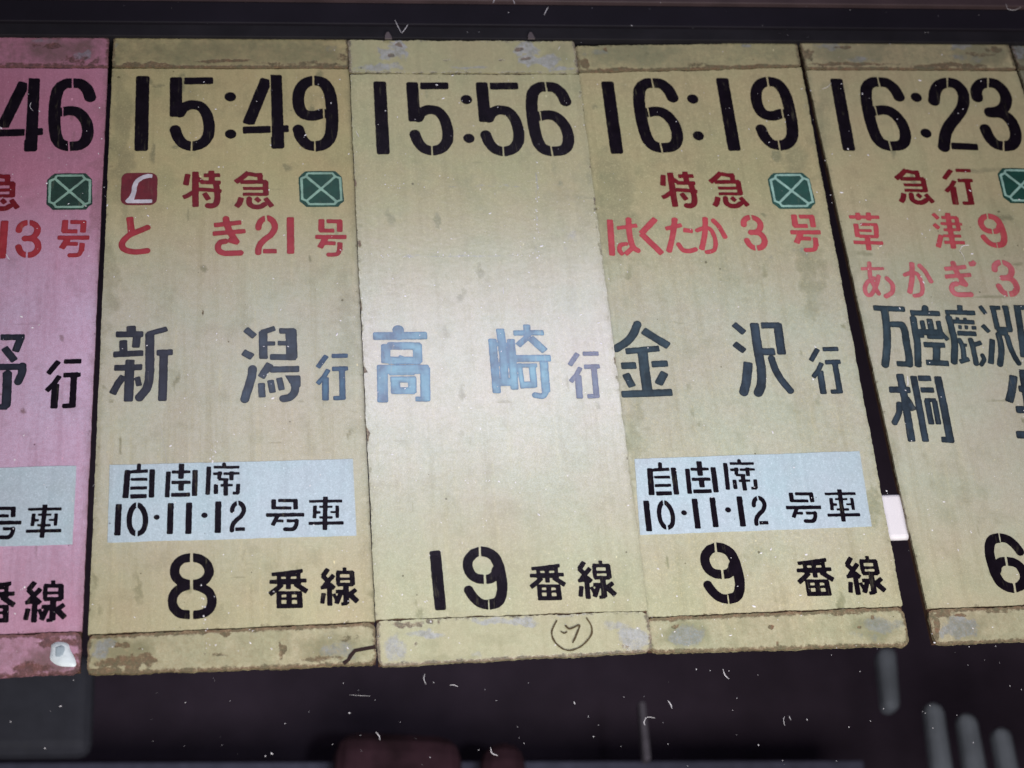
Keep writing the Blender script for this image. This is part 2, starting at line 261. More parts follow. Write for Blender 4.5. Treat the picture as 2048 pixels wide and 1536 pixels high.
# ------------------------------------------------------------------ glyph tracing
# every glyph: crop origin x, y, zoom, then strokes.  s = straight (square ends), r = straight round ends,
# c = smooth curve, d = disc, p = filled polygon ; first number is the stroke width
GLY = {
'toku': (355, 330, 10.24, 2, '''s 95 215,185 190,300 170,415|s 108 368,135 368,560 372,858|s 82 112,665 200,632 335,548|s 80 400,270 520,350|s 78 535,212 875,208
s 98 695,115 700,370|s 76 470,352 885,362|s 74 420,498 700,515 905,540|c 102 790,400 812,560 815,700 790,790 720,835 612,830|s 88 545,570 640,715'''),
'kyu': (355, 330, 10.24, 2, '''s 92 1455,145 1340,250 1185,355|s 78 1455,180 1600,205 1740,205|s 88 1700,200 1690,350|s 76 1290,350 1830,345|s 92 1800,330 1812,625
s 62 1340,482 1800,480|s 64 1335,600 1840,600|s 98 1310,665 1265,790 1205,860|c 95 1470,680 1475,790 1550,850 1690,855 1790,800|s 84 1600,675 1690,750|s 88 1795,675 1940,855'''),
'lmark': (225, 335, 7.877, 2, '''s 64 630,135 560,132|c 68 570,132 480,155 395,210 350,290 335,390 300,470 235,535|s 62 220,535 625,530|s 60 330,430 300,520'''),
'to': (225, 335, 7.877, 2, '''s 92 272,780 300,1040|c 84 565,940 420,1000 270,1065 155,1180 170,1275 270,1320 400,1330 562,1308'''),
'ki': (415, 425, 7.062, 2, '''c 78 258,75 285,200 340,310 415,420|s 62 90,180 480,140|s 62 72,300 540,262|s 70 290,385 440,425|c 76 258,405 180,425 148,495 190,560 290,578 488,568'''),
'two': (415, 425, 7.062, 2, '''c 76 718,222 728,165 765,110 830,78 890,95 935,140 952,205 935,262 890,320 815,378 750,440 722,500 716,570|s 62 785,546 980,545|x 26 822,40 832,130'''),
'one': (415, 425, 7.062, 2, '''s 86 1170,66 1176,582'''),
'gou': (415, 425, 7.062, 2, '''s 74 1610,95 1608,270|s 58 1580,255 1792,256|s 56 1678,125 1895,125|s 68 1868,105 1868,275|s 58 1522,345 1965,347|s 72 1672,360 1585,500
s 54 1650,430 1812,437|s 66 1872,420 1868,540|c 56 1866,510 1842,580 1790,594 1702,594'''),
'shin': (210, 640, 8.533, 2, '''s 132 448,100 448,240|s 98 185,248 655,242|s 112 545,280 525,475|s 115 312,345 318,560|s 98 140,588 658,565|s 98 155,818 638,805
s 132 428,675 400,1395|s 108 318,955 220,1090 125,1265|s 84 550,970 585,1130|s 128 765,220 765,760 762,930|c 128 763,880 745,1060 690,1200 575,1335|s 84 720,245 900,195 1062,148
s 98 880,560 1160,550|s 122 1005,560 980,1385'''),
'gata': (470, 640, 8.533, 2, '''s 102 175,155 340,285|s 112 135,545 300,635|c 128 300,825 285,960 230,1150 160,1372|s 122 480,190 486,668|s 86 450,215 560,180 685,140|s 72 520,402 690,400
s 88 752,188 1022,185|s 160 955,150 972,668|s 76 728,396 900,398|s 98 595,632 1045,640|s 112 600,745 440,985|s 102 600,848 1100,835|s 145 1032,945 1035,1150
c 118 1032,1120 1010,1240 930,1320 815,1345|p 850,945 1010,945 1010,1110 930,1080|s 104 450,1075 465,1322|s 98 605,1025 645,1245|s 92 752,985 800,1200'''),
'iku': (620, 690, 11.82, 2, '''s 108 395,250 180,535|s 100 510,258 895,255|s 100 520,565 905,552|s 122 755,560 775,1295|s 94 552,1258 830,1250|s 100 435,575 330,760 175,920|s 140 368,760 364,1315'''),
'taka': (740, 640, 8.533, 3, '''r 160 475,175 480,260|s 124 45,282 970,262|s 130 262,415 268,745|s 120 290,445 860,440|s 120 300,690 870,690|s 130 800,400 820,730
s 150 120,850 1010,835|s 152 210,790 230,1412|s 140 940,790 955,1382|s 80 782,1345 990,1345|s 100 350,1020 790,1010|s 110 370,1205 775,1205|s 135 435,985 445,1262|s 120 725,975 730,1245|s 90 480,640 620,690|s 50 330,920 760,910'''),
'saki': (960, 640, 8.533, 3, '''s 118 335,150 400,620 430,1090|s 118 205,325 250,760 300,1255|s 112 520,325 560,760 600,1190|s 128 280,1065 620,1055|s 60 260,420 470,420|s 60 300,760 500,760
s 102 785,75 800,300|s 88 560,225 1082,212|s 92 800,290 640,440|s 112 850,300 1110,530|s 112 580,660 1210,645|s 122 1085,700 1135,1230|c 92 1140,1190 1080,1290 935,1275
s 74 670,740 740,1170|s 64 640,780 980,770|s 100 890,770 930,1150|s 110 700,1110 960,1100'''),
'kane': (1220, 635, 8.533, 4, '''c 122 475,100 400,280 290,410 85,545|s 126 562,218 760,345 1005,490|s 98 262,578 845,528|s 150 555,560 590,900 640,1260|s 112 188,828 450,818|s 106 708,800 990,785
s 118 265,960 385,1185|s 124 935,935 825,1145|s 116 195,1312 1065,1278'''),
'sawa': (1450, 635, 8.192, 4, '''s 96 140,105 320,255|s 100 150,425 325,555|s 132 378,730 370,900|c 132 370,860 350,1050 305,1240|s 130 478,90 545,560|s 130 540,520 592,820|c 130 590,780 600,960 590,1120 540,1245
s 98 588,130 905,130|s 124 860,90 930,608|s 112 560,562 822,560|c 104 755,655 830,860 940,1040 1085,1215'''),
'ji': (230, 920, 7.877, 2, '''s 82 202,158 165,602|s 52 245,188 520,172|r 56 378,85 372,170|s 46 248,306 512,304|s 48 240,446 508,438|s 64 238,576 500,568|s 76 588,148 575,592'''),
'yuu': (230, 920, 7.877, 2, '''s 66 842,182 822,588|s 74 1264,158 1254,568|s 74 1050,60 1038,295|s 46 898,192 1192,186|s 50 888,356 1192,350|s 76 1045,350 1040,485|s 60 883,552 1182,545'''),
'seki': (230, 920, 7.877, 2, '''s 64 1482,105 1458,548|s 42 1555,116 1960,114|r 56 1720,68 1725,110|s 40 1548,218 1690,212|s 54 1655,180 1640,300|s 42 1630,302 1790,312|s 40 1708,216 1965,210|s 58 1842,180 1832,322
s 66 1745,300 1745,562|s 42 1662,402 1858,396|s 58 1592,382 1590,535|s 56 1940,375 1932,530|s 44 1855,522 1950,522'''),
'lone': (230, 920, 7.877, 2, '''s 84 880,678 862,1168'''),
'zero': (230, 920, 7.877, 2, '''c 74 345,700 290,740 245,820 224,930 235,1050 275,1130 340,1172|c 74 345,700 400,730 455,810 482,930 468,1050 420,1130 340,1172|x 26 347,650 345,740|x 30 338,1130 338,1220'''),
'dot': (230, 920, 7.877, 2, '''d 84 657,902'''),
'gou2': (490, 980, 9.752, 2, '''s 82 560,180 560,370|s 58 530,350 908,352|s 62 645,208 1020,206|s 76 984,190 990,378|s 70 412,490 1155,482|s 72 640,500 535,695|s 52 620,604 755,606|s 58 812,602 1020,600
c 72 1008,590 1000,680 940,760 770,766'''),
'sha': (490, 980, 9.752, 2, '''s 52 1248,224 1895,214|s 80 1570,130 1556,782|s 64 1366,305 1356,552|s 44 1366,438 1475,436|s 40 1448,328 1708,328|s 44 1448,536 1712,536|s 62 1800,305 1800,548|s 40 1662,432 1800,430
s 60 1238,652 1922,640'''),
'ban': (530, 1130, 10.24, 2, '''s 82 135,195 450,165 775,120|s 84 95,345 260,348|s 115 235,345 745,335|s 84 700,322 855,320|s 82 275,195 300,330|s 79 690,150 680,380|s 100 480,180 480,500|s 102 350,395 210,520 90,605
s 108 620,380 740,470 865,545|s 64 240,215 700,205|s 72 250,572 750,570|s 100 285,560 288,885|s 110 705,555 722,878|s 59 290,692 720,690|s 92 250,845 765,835|s 113 495,570 495,830'''),
'sen': (530, 1130, 10.24, 2, '''s 97 1292,80 1180,235|s 97 1175,215 1300,345|s 95 1410,200 1290,340 1175,478|s 77 1135,470 1300,450|s 97 1300,380 1430,480|s 102 1318,430 1330,835|s 90 1205,575 1172,790
s 82 1492,150 1500,405|s 79 1465,155 1815,150|s 100 1782,130 1796,410|s 59 1500,287 1785,285|s 79 1480,405 1810,398|s 79 1630,50 1630,150|s 118 1655,410 1668,800|s 69 1560,800 1685,790
s 79 1450,545 1650,540|s 97 1560,560 1462,795|s 90 1868,500 1730,600|s 113 1725,590 1900,755|s 64 1410,590 1490,790'''),
'ha': (1200, 425, 7.314, 4, '''s 76 145,105 178,632|s 54 248,228 545,190|c 72 415,85 430,300 462,450 500,520 560,560|c 56 395,456 300,480 285,550 322,605|s 62 475,520 370,615'''),
'ku': (1200, 425, 7.314, 4, '''s 78 815,88 598,312|s 78 600,305 912,605'''),
'ta': (1200, 425, 7.314, 4, '''c 72 1095,85 1065,330 1008,575|s 56 955,238 1195,182|s 62 1215,254 1358,272|c 62 1145,460 1210,545 1300,565 1408,538'''),
'ka': (1200, 425, 7.314, 4, '''c 68 1540,75 1535,300 1488,542|c 56 1415,265 1500,235 1600,235 1665,330 1690,440 1670,550 1552,582|c 62 1650,112 1740,205 1838,372'''),
'kusa': (1690, 415, 5.72, 5, '''s 38 38,115 382,105|s 46 132,62 150,148|s 46 252,55 265,148|s 48 118,190 150,342|s 32 170,196 365,190|s 30 160,266 305,264|s 34 165,332 385,330|s 46 345,185 366,330|s 38 108,406 442,400|s 52 260,345 288,490'''),
'tsu': (1690, 415, 5.72, 5, '''s 40 995,75 1062,132|s 44 1012,195 1075,245|s 50 1105,318 1080,462|s 52 1160,60 1210,280 1255,470|s 34 1092,115 1275,112|s 32 1088,187 1335,185|s 32 1128,257 1310,250|s 42 1265,108 1300,255|s 32 1128,327 1332,322|s 36 1145,402 1378,396'''),
'a': (1690, 415, 5.72, 5, '''s 32 178,708 438,695|c 44 265,625 290,800 340,900 400,995|c 42 385,775 360,900 310,1000 260,1000 235,930 260,860 340,805|c 46 470,800 540,870 548,960 472,1018'''),
'dak': (1690, 415, 5.72, 5, '''s 52 1418,650 1490,640|s 40 1450,610 1492,650'''),
'man': (1730, 600, 9.6, 5, '''s 96 128,165 735,165|c 122 345,180 395,450 430,740 435,1000 420,1278|s 105 420,468 720,465|c 118 690,455 760,600 805,830 860,1050 885,1240|s 96 635,1222 890,1225'''),
'za': (1730, 600, 9.6, 5, '''r 110 1125,155 1130,240|s 96 845,258 1418,250|c 112 905,345 960,600 1020,860 1058,1295|s 80 1075,395 1120,560|s 102 1215,355 1270,570|s 84 1380,390 1440,600|s 110 930,625 1420,615|s 84 1190,705 1500,700
s 60 945,705 1140,700|s 96 1135,862 1550,858|s 122 1385,880 1400,1180|s 100 1200,1205 1640,1205|s 74 1405,560 1595,755'''),
'shika': (1870, 600, 9.6, 5, '''s 88 440,98 458,230|s 84 168,245 750,238|c 112 238,325 325,590 390,850 400,1235|s 78 330,418 745,420|s 60 408,335 425,410|s 60 548,335 565,410|s 60 470,485 478,562|s 60 590,485 598,562
s 80 728,488 748,562|s 88 425,642 795,640|c 88 470,765 545,900 585,1130|s 80 505,1195 685,1130|c 90 685,745 755,960 830,1245|s 84 755,850 900,800|s 60 540,860 630,870|c 76 925,1045 965,1130 915,1235'''),
'sawa2': (1870, 600, 9.6, 5, '''s 76 830,125 955,280|s 82 900,495 1045,630|s 96 1108,760 1108,1240|s 92 1070,110 1195,570|s 76 1020,152 1225,148|s 96 1315,115 1435,590|s 62 1255,130 1370,130|s 92 1165,562 1475,560|s 170 1290,560 1310,680
c 102 1210,640 1275,850 1295,1050 1280,1260|c 92 1375,670 1460,900 1550,1080 1645,1215'''),
'guchi': (1870, 600, 9.6, 5, '''s 112 1545,110 1640,560 1740,1120|s 86 1490,155 2080,140|s 110 2040,120 2230,1110|s 90 1740,1040 2220,1030'''),
'kiri': (1760, 730, 7.111, 5, '''s 94 255,135 345,480 482,1100|s 86 118,368 422,360|c 76 272,560 275,700 218,850|s 82 365,470 485,650|s 86 450,155 540,520 678,1092|s 76 515,186 702,180|s 96 790,145 910,600 1030,1085
s 78 895,1048 1070,1050|s 72 562,352 752,345|s 76 660,490 745,838|s 52 630,492 790,488|s 72 765,490 845,835'''),
'sei': (1760, 730, 7.111, 5, '''s 102 1880,155 1868,380 1838,540|s 88 1960,342 2330,335|s 96 2000,65 2200,1050|s 96 1938,642 2340,635|s 100 1965,1002 2440,990'''),
'no': (0, 640, 8.084, 1, '''s 92 12,280 405,280|s 104 355,260 248,515|s 108 70,445 245,665|s 98 -60,760 405,758|c 112 362,735 355,850 285,1015|c 128 120,850 110,1150 92,1390|s 90 -60,1405 120,1405'''),
'b1': (0, 0, 2.9257, 2, '''s 68 836,445 826,884'''),
'b5': (0, 0, 2.9257, 2, '''s 62 1030,452 1030,684|s 44 1078,474 1248,472|c 58 1050,664 1075,630 1125,613 1180,628 1213,680 1224,745 1215,800 1180,840 1130,857|c 58 1118,857 1072,840 1040,800 1025,754|x 8 1122,830 1121,890'''),
'cdot': (0, 0, 2.9257, 2, '''d 60 1348,567'''),
'b4': (0, 0, 2.9257, 2, '''s 60 1560,462 1452,728|s 64 1612,438 1626,870|s 44 1420,762 1584,757|s 44 1580,757 1690,752|x 6 1580,440 1588,800|x 5 1430,732 1580,730'''),
'b9': (0, 0, 2.9257, 2, '''c 60 1838,470 1795,482 1758,520 1746,575 1752,630 1780,668 1835,678 1895,662|c 62 1838,470 1890,484 1926,535 1940,610 1944,690 1940,770 1922,820 1888,848 1846,857|c 60 1850,857 1800,846 1762,805 1745,752|x 10 1833,440 1834,505|x 8 1842,825 1844,890|x 7 1893,610 1896,700'''),
'b6': (0, 0, 2.9257, 2, '''c 60 430,487 385,490 345,520 327,575 319,650 319,730 328,795 350,838 400,857|c 60 425,487 475,492 512,525 530,575|c 58 362,655 410,648 460,660 500,705 514,760 504,815 470,848 405,857|x 8 425,455 426,512|x 8 402,830 404,890|x 6 367,630 368,690'''),
'b2': (1348, 0, 2.9257, 5, '''c 60 1518,600 1520,545 1542,502 1590,482 1640,492 1677,530 1690,585 1678,640 1648,690 1615,740 1597,790 1592,872|s 40 1634,856 1790,856|x 8 1586,455 1590,510'''),
'b3': (1348, 0, 2.9257, 5, '''c 60 1770,578 1762,535 1782,498 1824,484 1875,492 1918,530 1938,580 1925,630 1885,656 1845,660|c 60 1860,655 1920,665 1970,700 2000,755 2006,810 1985,846 1940,856|c 58 1945,856 1895,845 1855,808 1825,752|x 8 1825,455 1828,510|x 8 1938,825 1942,890'''),
'r3': (0, 330, 7.68, 1, '''c 84 290,1010 310,945 365,900 440,885 520,905 570,955 575,1010 545,1075 480,1120 375,1130|c 84 440,1128 520,1140 570,1190 585,1260 560,1325 500,1370 415,1388|c 84 415,1388 350,1365 305,1320 280,1255|x 24 440,830 444,935|x 26 412,1330 408,1440'''),
'p8': (0, 1011, 2.9257, 2, '''c 48 1120,304 1070,314 1034,345 1022,388 1034,425 1066,450 1120,464|c 48 1120,304 1172,314 1210,345 1224,388 1208,425 1176,450 1120,464|c 48 1120,464 1060,482 1022,515 1009,560 1020,602 1056,632 1120,642|c 48 1120,464 1184,482 1228,515 1240,560 1228,602 1188,632 1120,642|x 17 1121,270 1121,680'''),
'p9': (680, 1011, 2.9257, 3, '''c 50 820,268 780,284 752,318 748,360 766,402 800,426 845,432|c 54 820,268 865,276 905,305 930,360 944,420 950,480 944,530 922,565 872,582|c 50 840,434 880,428 908,405 918,370|c 50 875,582 825,572 785,540 752,492|x 13 815,240 818,300|x 13 848,405 850,465|x 8 872,555 875,610'''),
'p1': (680, 1011, 2.9257, 3, '''s 58 553,265 592,612'''),
}
BANG = {1: 0.2, 2: 0.0, 3: -0.38, 4: 0.02, 5: -1.47, 6: -1.5}
def rot2(p, deg):
    a = math.radians(deg); c, s = math.cos(a), math.sin(a)
    return p @ np.array([[c, -s], [s, c]])            # rotates (x, z) by +deg counter-clockwise in x-down frame
def catmull(P, n=10):
    P = np.array(P, float); P = np.vstack([2 * P[0] - P[1], P, 2 * P[-1] - P[-2]]); out = []
    for i in range(1, len(P) - 2):
        for k in range(n):
            t = k / n; a, b, c, d = P[i - 1], P[i], P[i + 1], P[i + 2]
            out.append(0.5 * (2 * b + (c - a) * t + (2 * a - 5 * b + 4 * c - d) * t * t + (3 * b - a - 3 * c + d) * t ** 3))
    out.append(P[-2]); return np.array(out)
def field(prims, X, Z):
    D = np.full(X.shape, 1e9)
    for k, wd, pts in prims:
        h = wd / 2
        if k == 'x':
            a, b = pts[0], pts[1]; e = b - a; L = np.hypot(*e); u = np.clip(((X - a[0]) * e[0] + (Z - a[1]) * e[1]) / L, 0, L)
            D = np.maximum(D, h - np.hypot(X - a[0] - u * e[0] / L, Z - a[1] - u * e[1] / L)); continue
        if k == 'p':
            ins = np.full(X.shape, 1e9) * 0; dd = np.full(X.shape, 1e9); inside = np.zeros(X.shape, bool)
            n = len(pts)
            for i in range(n):
                a, b = pts[i], pts[(i + 1) % n]; e = b - a; q = ((X - a[0]) * e[0] + (Z - a[1]) * e[1]) / (e @ e); q = np.clip(q, 0, 1)
                dd = np.minimum(dd, np.hypot(X - a[0] - q * e[0], Z - a[1] - q * e[1]))
                cr = ((a[1] > Z) != (b[1] > Z)) & (X < (b[0] - a[0]) * (Z - a[1]) / (b[1] - a[1] + 1e-12) + a[0]); inside ^= cr
            D = np.minimum(D, np.where(inside, -dd, dd)); continue
        if k == 'd':
            D = np.minimum(D, np.hypot(X - pts[0][0], Z - pts[0][1]) - h); continue
        n = len(pts)
        for i in range(n - 1):
            a, b = pts[i], pts[i + 1]; e = b - a; L = np.hypot(*e)
            if L < 1e-7: continue
            u = ((X - a[0]) * e[0] + (Z - a[1]) * e[1]) / L; v = np.abs((X - a[0]) * e[1] - (Z - a[1]) * e[0]) / L
            if k == 'r':
                uc = np.clip(u, 0, L); D = np.minimum(D, np.hypot(u - uc, v) - h); continue
            r = h * 0.38
            qx = np.abs(u - L / 2) - L / 2 + r; qz = v - h + r
            if L < 2 * r: qx = np.abs(u - L / 2) - L / 2; qz = v - h; rr = 0.0
            else: rr = r
            box = np.hypot(np.maximum(qx, 0), np.maximum(qz, 0)) + np.minimum(np.maximum(qx, qz), 0) - rr
            D = np.minimum(D, box)
            if i > 0: D = np.minimum(D, np.hypot(X - a[0], Z - a[1]) - h)
    return D
def contour_mesh(prims, cell, wob, seed, soft=None):
    allp = np.vstack([p[2] for p in prims]); mw = max(p[1] for p in prims)
    x0, z0 = allp.min(0) - mw; x1, z1 = allp.max(0) + mw
    nx = int((x1 - x0) / cell) + 2; nz = int((z1 - z0) / cell) + 2
    gx = x0 + np.arange(nx) * cell; gz = z0 + np.arange(nz) * cell
    X, Z = np.meshgrid(gx, gz)
    D = field(prims, X, Z)
    D = D + (fbm(X * 420, Z * 420, seed, 3) - 0.5) * wob
    D = np.where(np.abs(D) < 1e-7, 1e-7, D)
    ins = D < 0
    vid = -np.ones(D.shape, int); verts = []; dep = []
    idx = np.argwhere(ins)
    vid[ins] = np.arange(len(idx))
    V = [np.stack([X[ins], Z[ins]], 1)]; DP = [-D[ins]]
    nv = len(idx); ext = []; extd = []; cache = {}; faces = []
    full = ins[:-1, :-1] & ins[1:, :-1] & ins[:-1, 1:] & ins[1:, 1:]
    fj, fi = np.nonzero(full)
    faces += np.stack([vid[fj, fi], vid[fj, fi + 1], vid[fj + 1, fi + 1], vid[fj + 1, fi]], 1).tolist()
    part = (ins[:-1, :-1].astype(int) + ins[1:, :-1] + ins[:-1, 1:] + ins[1:, 1:])
    for j, i in np.argwhere((part > 0) & (part < 4)):
        cs = [(j, i), (j, i + 1), (j + 1, i + 1), (j + 1, i)]; poly = []
        for k in range(4):
            a, b = cs[k], cs[(k + 1) % 4]
            if ins[a]: poly.append(int(vid[a]))
            if ins[a] != ins[b]:
                key = (a, b) if a < b else (b, a)
                if key not in cache:
                    t = D[key[0]] / (D[key[0]] - D[key[1]])
                    ext.append([X[key[0]] + t * (X[key[1]] - X[key[0]]), Z[key[0]] + t * (Z[key[1]] - Z[key[0]])]); cache[key] = nv + len(ext) - 1
                poly.append(cache[key])
        if len(poly) >= 3: faces.append(poly)
    pts = np.vstack(V + ([np.array(ext)] if ext else [])); d = np.concatenate(DP + [np.zeros(len(ext))])
    return pts, faces, d, mw
GL_CACHE = {}
THIN = ('emb_line', 'square', 'lmark', 'ring', 'ban', 'sen', 'emb_out')
BOLD = dict(taka=1.14, saki=1.14, man=1.14, za=1.12, shika=1.12, shin=1.13, gata=1.13, toku=1.14, kyu=1.14, b1=1.02, b4=1.03, b5=1.03, b6=1.03, b9=1.03, b2=1.03, b3=1.03)
def glyph(name):
    if name in GL_CACHE: return GL_CACHE[name]
    ox, oy, zm, brd, txt = GLY[name]; prims = []; px = []
    for line in txt.replace('\n', '|').split('|'):
        t = line.split(); 
        if not t: continue
        k = t[0]; wd = 0.0
        if k == 'p': q = t[1:]
        else: wd = float(t[1]); q = t[2:]
        P = [tuple(float(c) for c in s.split(',')) for s in q]
        if k == 'c': P = catmull(P)
        P = [(ox + a / zm, oy + b / zm) for a, b in P]
        wp = [bp(a, b) for a, b in P]
        cx, cy = P[0]
        sc = (np.linalg.norm(bp(cx + 1, cy) - bp(cx, cy)) + np.linalg.norm(bp(cx, cy + 1) - bp(cx, cy))) / 2
        prims.append([k, wd / zm * sc * (1.0 if k in 'xd' or name in THIN else BOLD.get(name, 1.10)), np.array([[p[0], p[2]] for p in wp])])
    allp = np.vstack([p[2] for p in prims]); c = (allp.min(0) + allp.max(0)) / 2
    for p in prims: p[2] = rot2(p[2] - c, -BANG[brd])
    pts, faces, d, mw = contour_mesh(prims, 0.00042, 0.00045, len(GL_CACHE) * 7 + 3)
    lo, hi = pts.min(0), pts.max(0); cc = (lo + hi) / 2; pts = pts - cc
    me = bpy.data.meshes.new(name)
    me.from_pydata([(a, 0.0, b) for a, b in pts], [], [f[::-1] for f in faces])
    a = me.attributes.new('depth', 'FLOAT', 'POINT'); a.data.foreach_set('value', np.clip(d / 0.0022, 0, 1).astype(np.float32))
    me.materials.append(None); me.update()
    wc = rot2(cc[None], BANG[brd])[0] + c
    GL_CACHE[name] = (me, hi - lo, wc); return GL_CACHE[name]

KIND = {'digit': 'one two zero b1 b5 b4 b9 b6 b2 b3 r3 p8 p9 p1 lone'.split(), 'kana_character': 'to ki ha ku ta ka a'.split(),
        'colon_dot': ['cdot'], 'middle_dot': ['dot'], 'voicing_mark': ['dak'], 'emblem_mark': ['lmark']}
def gname(g):
    for k, v in KIND.items():
        if g in v: return k
    return 'kanji_character'
SHADOW = 0.00028
def put(g, parent, board, ink, cx=None, y0=None, y1=None, xs=1.0, lift=1, Y=None, flip=False, nm=None, extra=0.0):
    """place a painted character; without cx it stands where it was traced"""
    me, size, wc = glyph(g)
    o = bpy.data.objects.new(nm or gname(g), me)
    Yb = (BY[board] if Y is None else Y) - SHADOW * lift
    if cx is None:
        # same ray, board's own depth
        p = np.array([wc[0], 0, wc[1]]); d = p - CAMP; t = (Yb - CAMP[1]) / d[1]; loc = CAMP + d * t; s = 1.0
    else:
        a, b = bp(cx, y0, Yb), bp(cx, y1, Yb); loc = bp(cx, (y0 + y1) / 2, Yb); s = (a[2] - b[2]) / size[1]
    link(o, parent, loc.tolist())
    o.scale = (s * xs, 1, s)
    o.rotation_euler = (0, math.radians((180 if flip else 0) - BANG[board] * (1 if True else 0) + extra), 0)
    o.material_slots[0].link = 'OBJECT'; o.material_slots[0].material = INK[board][ink] if isinstance(ink, str) else ink
    return o

# ------------------------------------------------------------------ board panels
BY = {1: 0.0, 2: 0.0, 3: -0.0022, 4: 0.0008, 5: 0.0, 6: 0.001}
def blobs(px, py, bl, seed):
    w1 = (fbm(px / 22, py / 22, seed + 3, 4) - .5) * 52; w2 = (fbm(px / 22, py / 22, seed + 8, 4) - .5) * 30
    o = np.zeros(px.shape)
    for x, y, rx, ry, s in bl:
        o = np.maximum(o, s * np.clip(1.25 - ((px + w1 * min(1, rx / 15) - x) / rx) ** 2 - ((py + w2 * min(1, ry / 14) - y) / ry) ** 2, 0, 1))
    return o
def topx(P):
    q = RP @ (PW.T @ (P.T / S)) + TP[:, None]
    return 1024 + FPX * q[0] / q[2], 768 + FPX * q[1] / q[2]
def slab(name, quad, board, parent, mat, thick, step=0.0012, rag=0.0006, wear=(), primer=(), dirt=(), edge_wear=(0, 0, 0, 0), grime=0.0, Y=None, seed=0, round_=0.0, chips=()):
    """quad: px corners tl, tr, br, bl on the board's plane -> a real plate with ragged edges; edge_wear: left, right, top, bottom"""
    Yb = BY[board] if Y is None else Y
    tl, tr, br, bl = [bp(x, y, Yb) for x, y in quad]
    W = np.linalg.norm(tr - tl); H = np.linalg.norm(bl - tl)
    nx = max(6, int(W / step)); nz = max(6, int(H / step))
    u = np.linspace(0, 1, nx + 1); v = np.linspace(0, 1, nz + 1); U, V = np.meshgrid(u, v)
    P = ((1 - U)[..., None] * (1 - V)[..., None] * tl + U[..., None] * (1 - V)[..., None] * tr + U[..., None] * V[..., None] * br + (1 - U)[..., None] * V[..., None] * bl)
    X = P[..., 0]; Z = P[..., 2]
    n = lambda a, s: (fbm(a * 90, a * 0 + s * 7.7, seed + s, 5) - 0.5) * 2 + (vnoise(a * 700, a * 0 + s, seed + s + 5) - 0.5) * 0.7
    el = 1 - np.clip(U * nx / 2.0, 0, 1); er = 1 - np.clip((1 - U) * nx / 2.0, 0, 1); et = 1 - np.clip(V * nz / 2.0, 0, 1); eb = 1 - np.clip((1 - V) * nz / 2.0, 0, 1)
    X = X + el * n(Z, 1) * rag * .8 + er * n(Z, 2) * rag * .8 ; Z = Z + et * n(X, 3) * rag + eb * n(X, 4) * rag
    if round_:
        # rounded corners
        r = round_
        for cu, cv, sx, sz in ((0, 0, 1, -1), (1, 0, -1, -1), (0, 1, 1, 1), (1, 1, -1, 1)):
            du = (U if cu == 0 else 1 - U) * W; dv = (V if cv == 0 else 1 - V) * H
            inn = (du < r) & (dv < r)
            ex, ez = r - du, r - dv; m = np.maximum(ex, ez); hh = np.hypot(ex, ez) + 1e-9; k = m / hh
            nxu, nzu = ex * k, ez * k
            X = np.where(inn, X + sx * (ex - nxu), X); Z = np.where(inn, Z + sz * (ez - nzu), Z)
    P = np.stack([X, np.full(X.shape, Yb), Z], -1).reshape(-1, 3)
    px, py = topx(P)
    edW = np.zeros(U.size)
    Uf, Vf = U.ravel(), V.ravel()
    for amt, dist in ((edge_wear[0], Uf * W), (edge_wear[1], (1 - Uf) * W), (edge_wear[2], Vf * H), (edge_wear[3], (1 - Vf) * H)):
        if amt: edW = np.maximum(edW, amt * np.exp(-(dist / 0.0026) ** 2))
    we = np.maximum(blobs(px, py, wear, seed), edW); pr = blobs(px, py, primer, seed)
    if name == 'face_panel':
        rs = np.random.RandomState(seed + 5); x0_, x1_, y0_, y1_ = px.min(), px.max(), py.min(), py.max()
        extra = [(rs.uniform(x0_, x1_), rs.uniform(y0_, y1_), rs.uniform(3, 9), rs.uniform(4, 26), rs.uniform(.5, 1.1)) for _ in range(34)]
        extra += [(rs.uniform(x0_, x1_), rs.uniform(y0_, y1_), rs.uniform(12, 40), rs.uniform(2.5, 5), rs.uniform(.4, .9)) for _ in range(12)]
        dirt = list(dirt) + extra
    di = np.maximum(blobs(px, py, dirt, seed), 0.55 * np.exp(-np.minimum(Uf, 1 - Uf) * W / 0.005))
    ss = lambda a, b_, t: np.clip((t - a) / (b_ - a), 0, 1) ** 2 * (3 - 2 * np.clip((t - a) / (b_ - a), 0, 1))
    pale = np.clip(ss(330, 700, py) * (1 - 0.55 * ss(920, 1240, py)) * (0.75 + 0.5 * fbm(P[:, 0] * 14, P[:, 2] * 9, seed + 40)), 0, 1)  # paler paint towards mid-height, with part of the cool light pool in its colour
    c = P.mean(0); nf = len(P)
    B = P.copy(); B[:, 1] += thick
    g = np.arange(nf).reshape(nz + 1, nx + 1)
    F = np.stack([g[:-1, :-1], g[1:, :-1], g[1:, 1:], g[:-1, 1:]], -1).reshape(-1, 4).tolist()
    ring = np.concatenate([g[0, :], g[1:, -1], g[-1, -2::-1], g[-2:0:-1, 0]])
    ringb = nf + np.arange(len(ring)); k = len(ring)
    F += [[int(ring[i]), int(ring[(i + 1) % k]), int(ringb[(i + 1) % k]), int(ringb[i])] for i in range(k)]
    F.append([int(x) for x in ringb])
    allv = np.vstack([P, B[ring]]) - c
    z1 = np.full(k, 1.0)
    return mesh_obj(name, allv.tolist(), F, mat, parent, c.tolist(), dict(wear=np.concatenate([we, z1 * .55]), primer=np.concatenate([pr, z1 * 0]), pale=np.concatenate([pale, z1 * 0]), grime=np.full(nf + k, grime), dirt=np.concatenate([di, z1 * .6])))

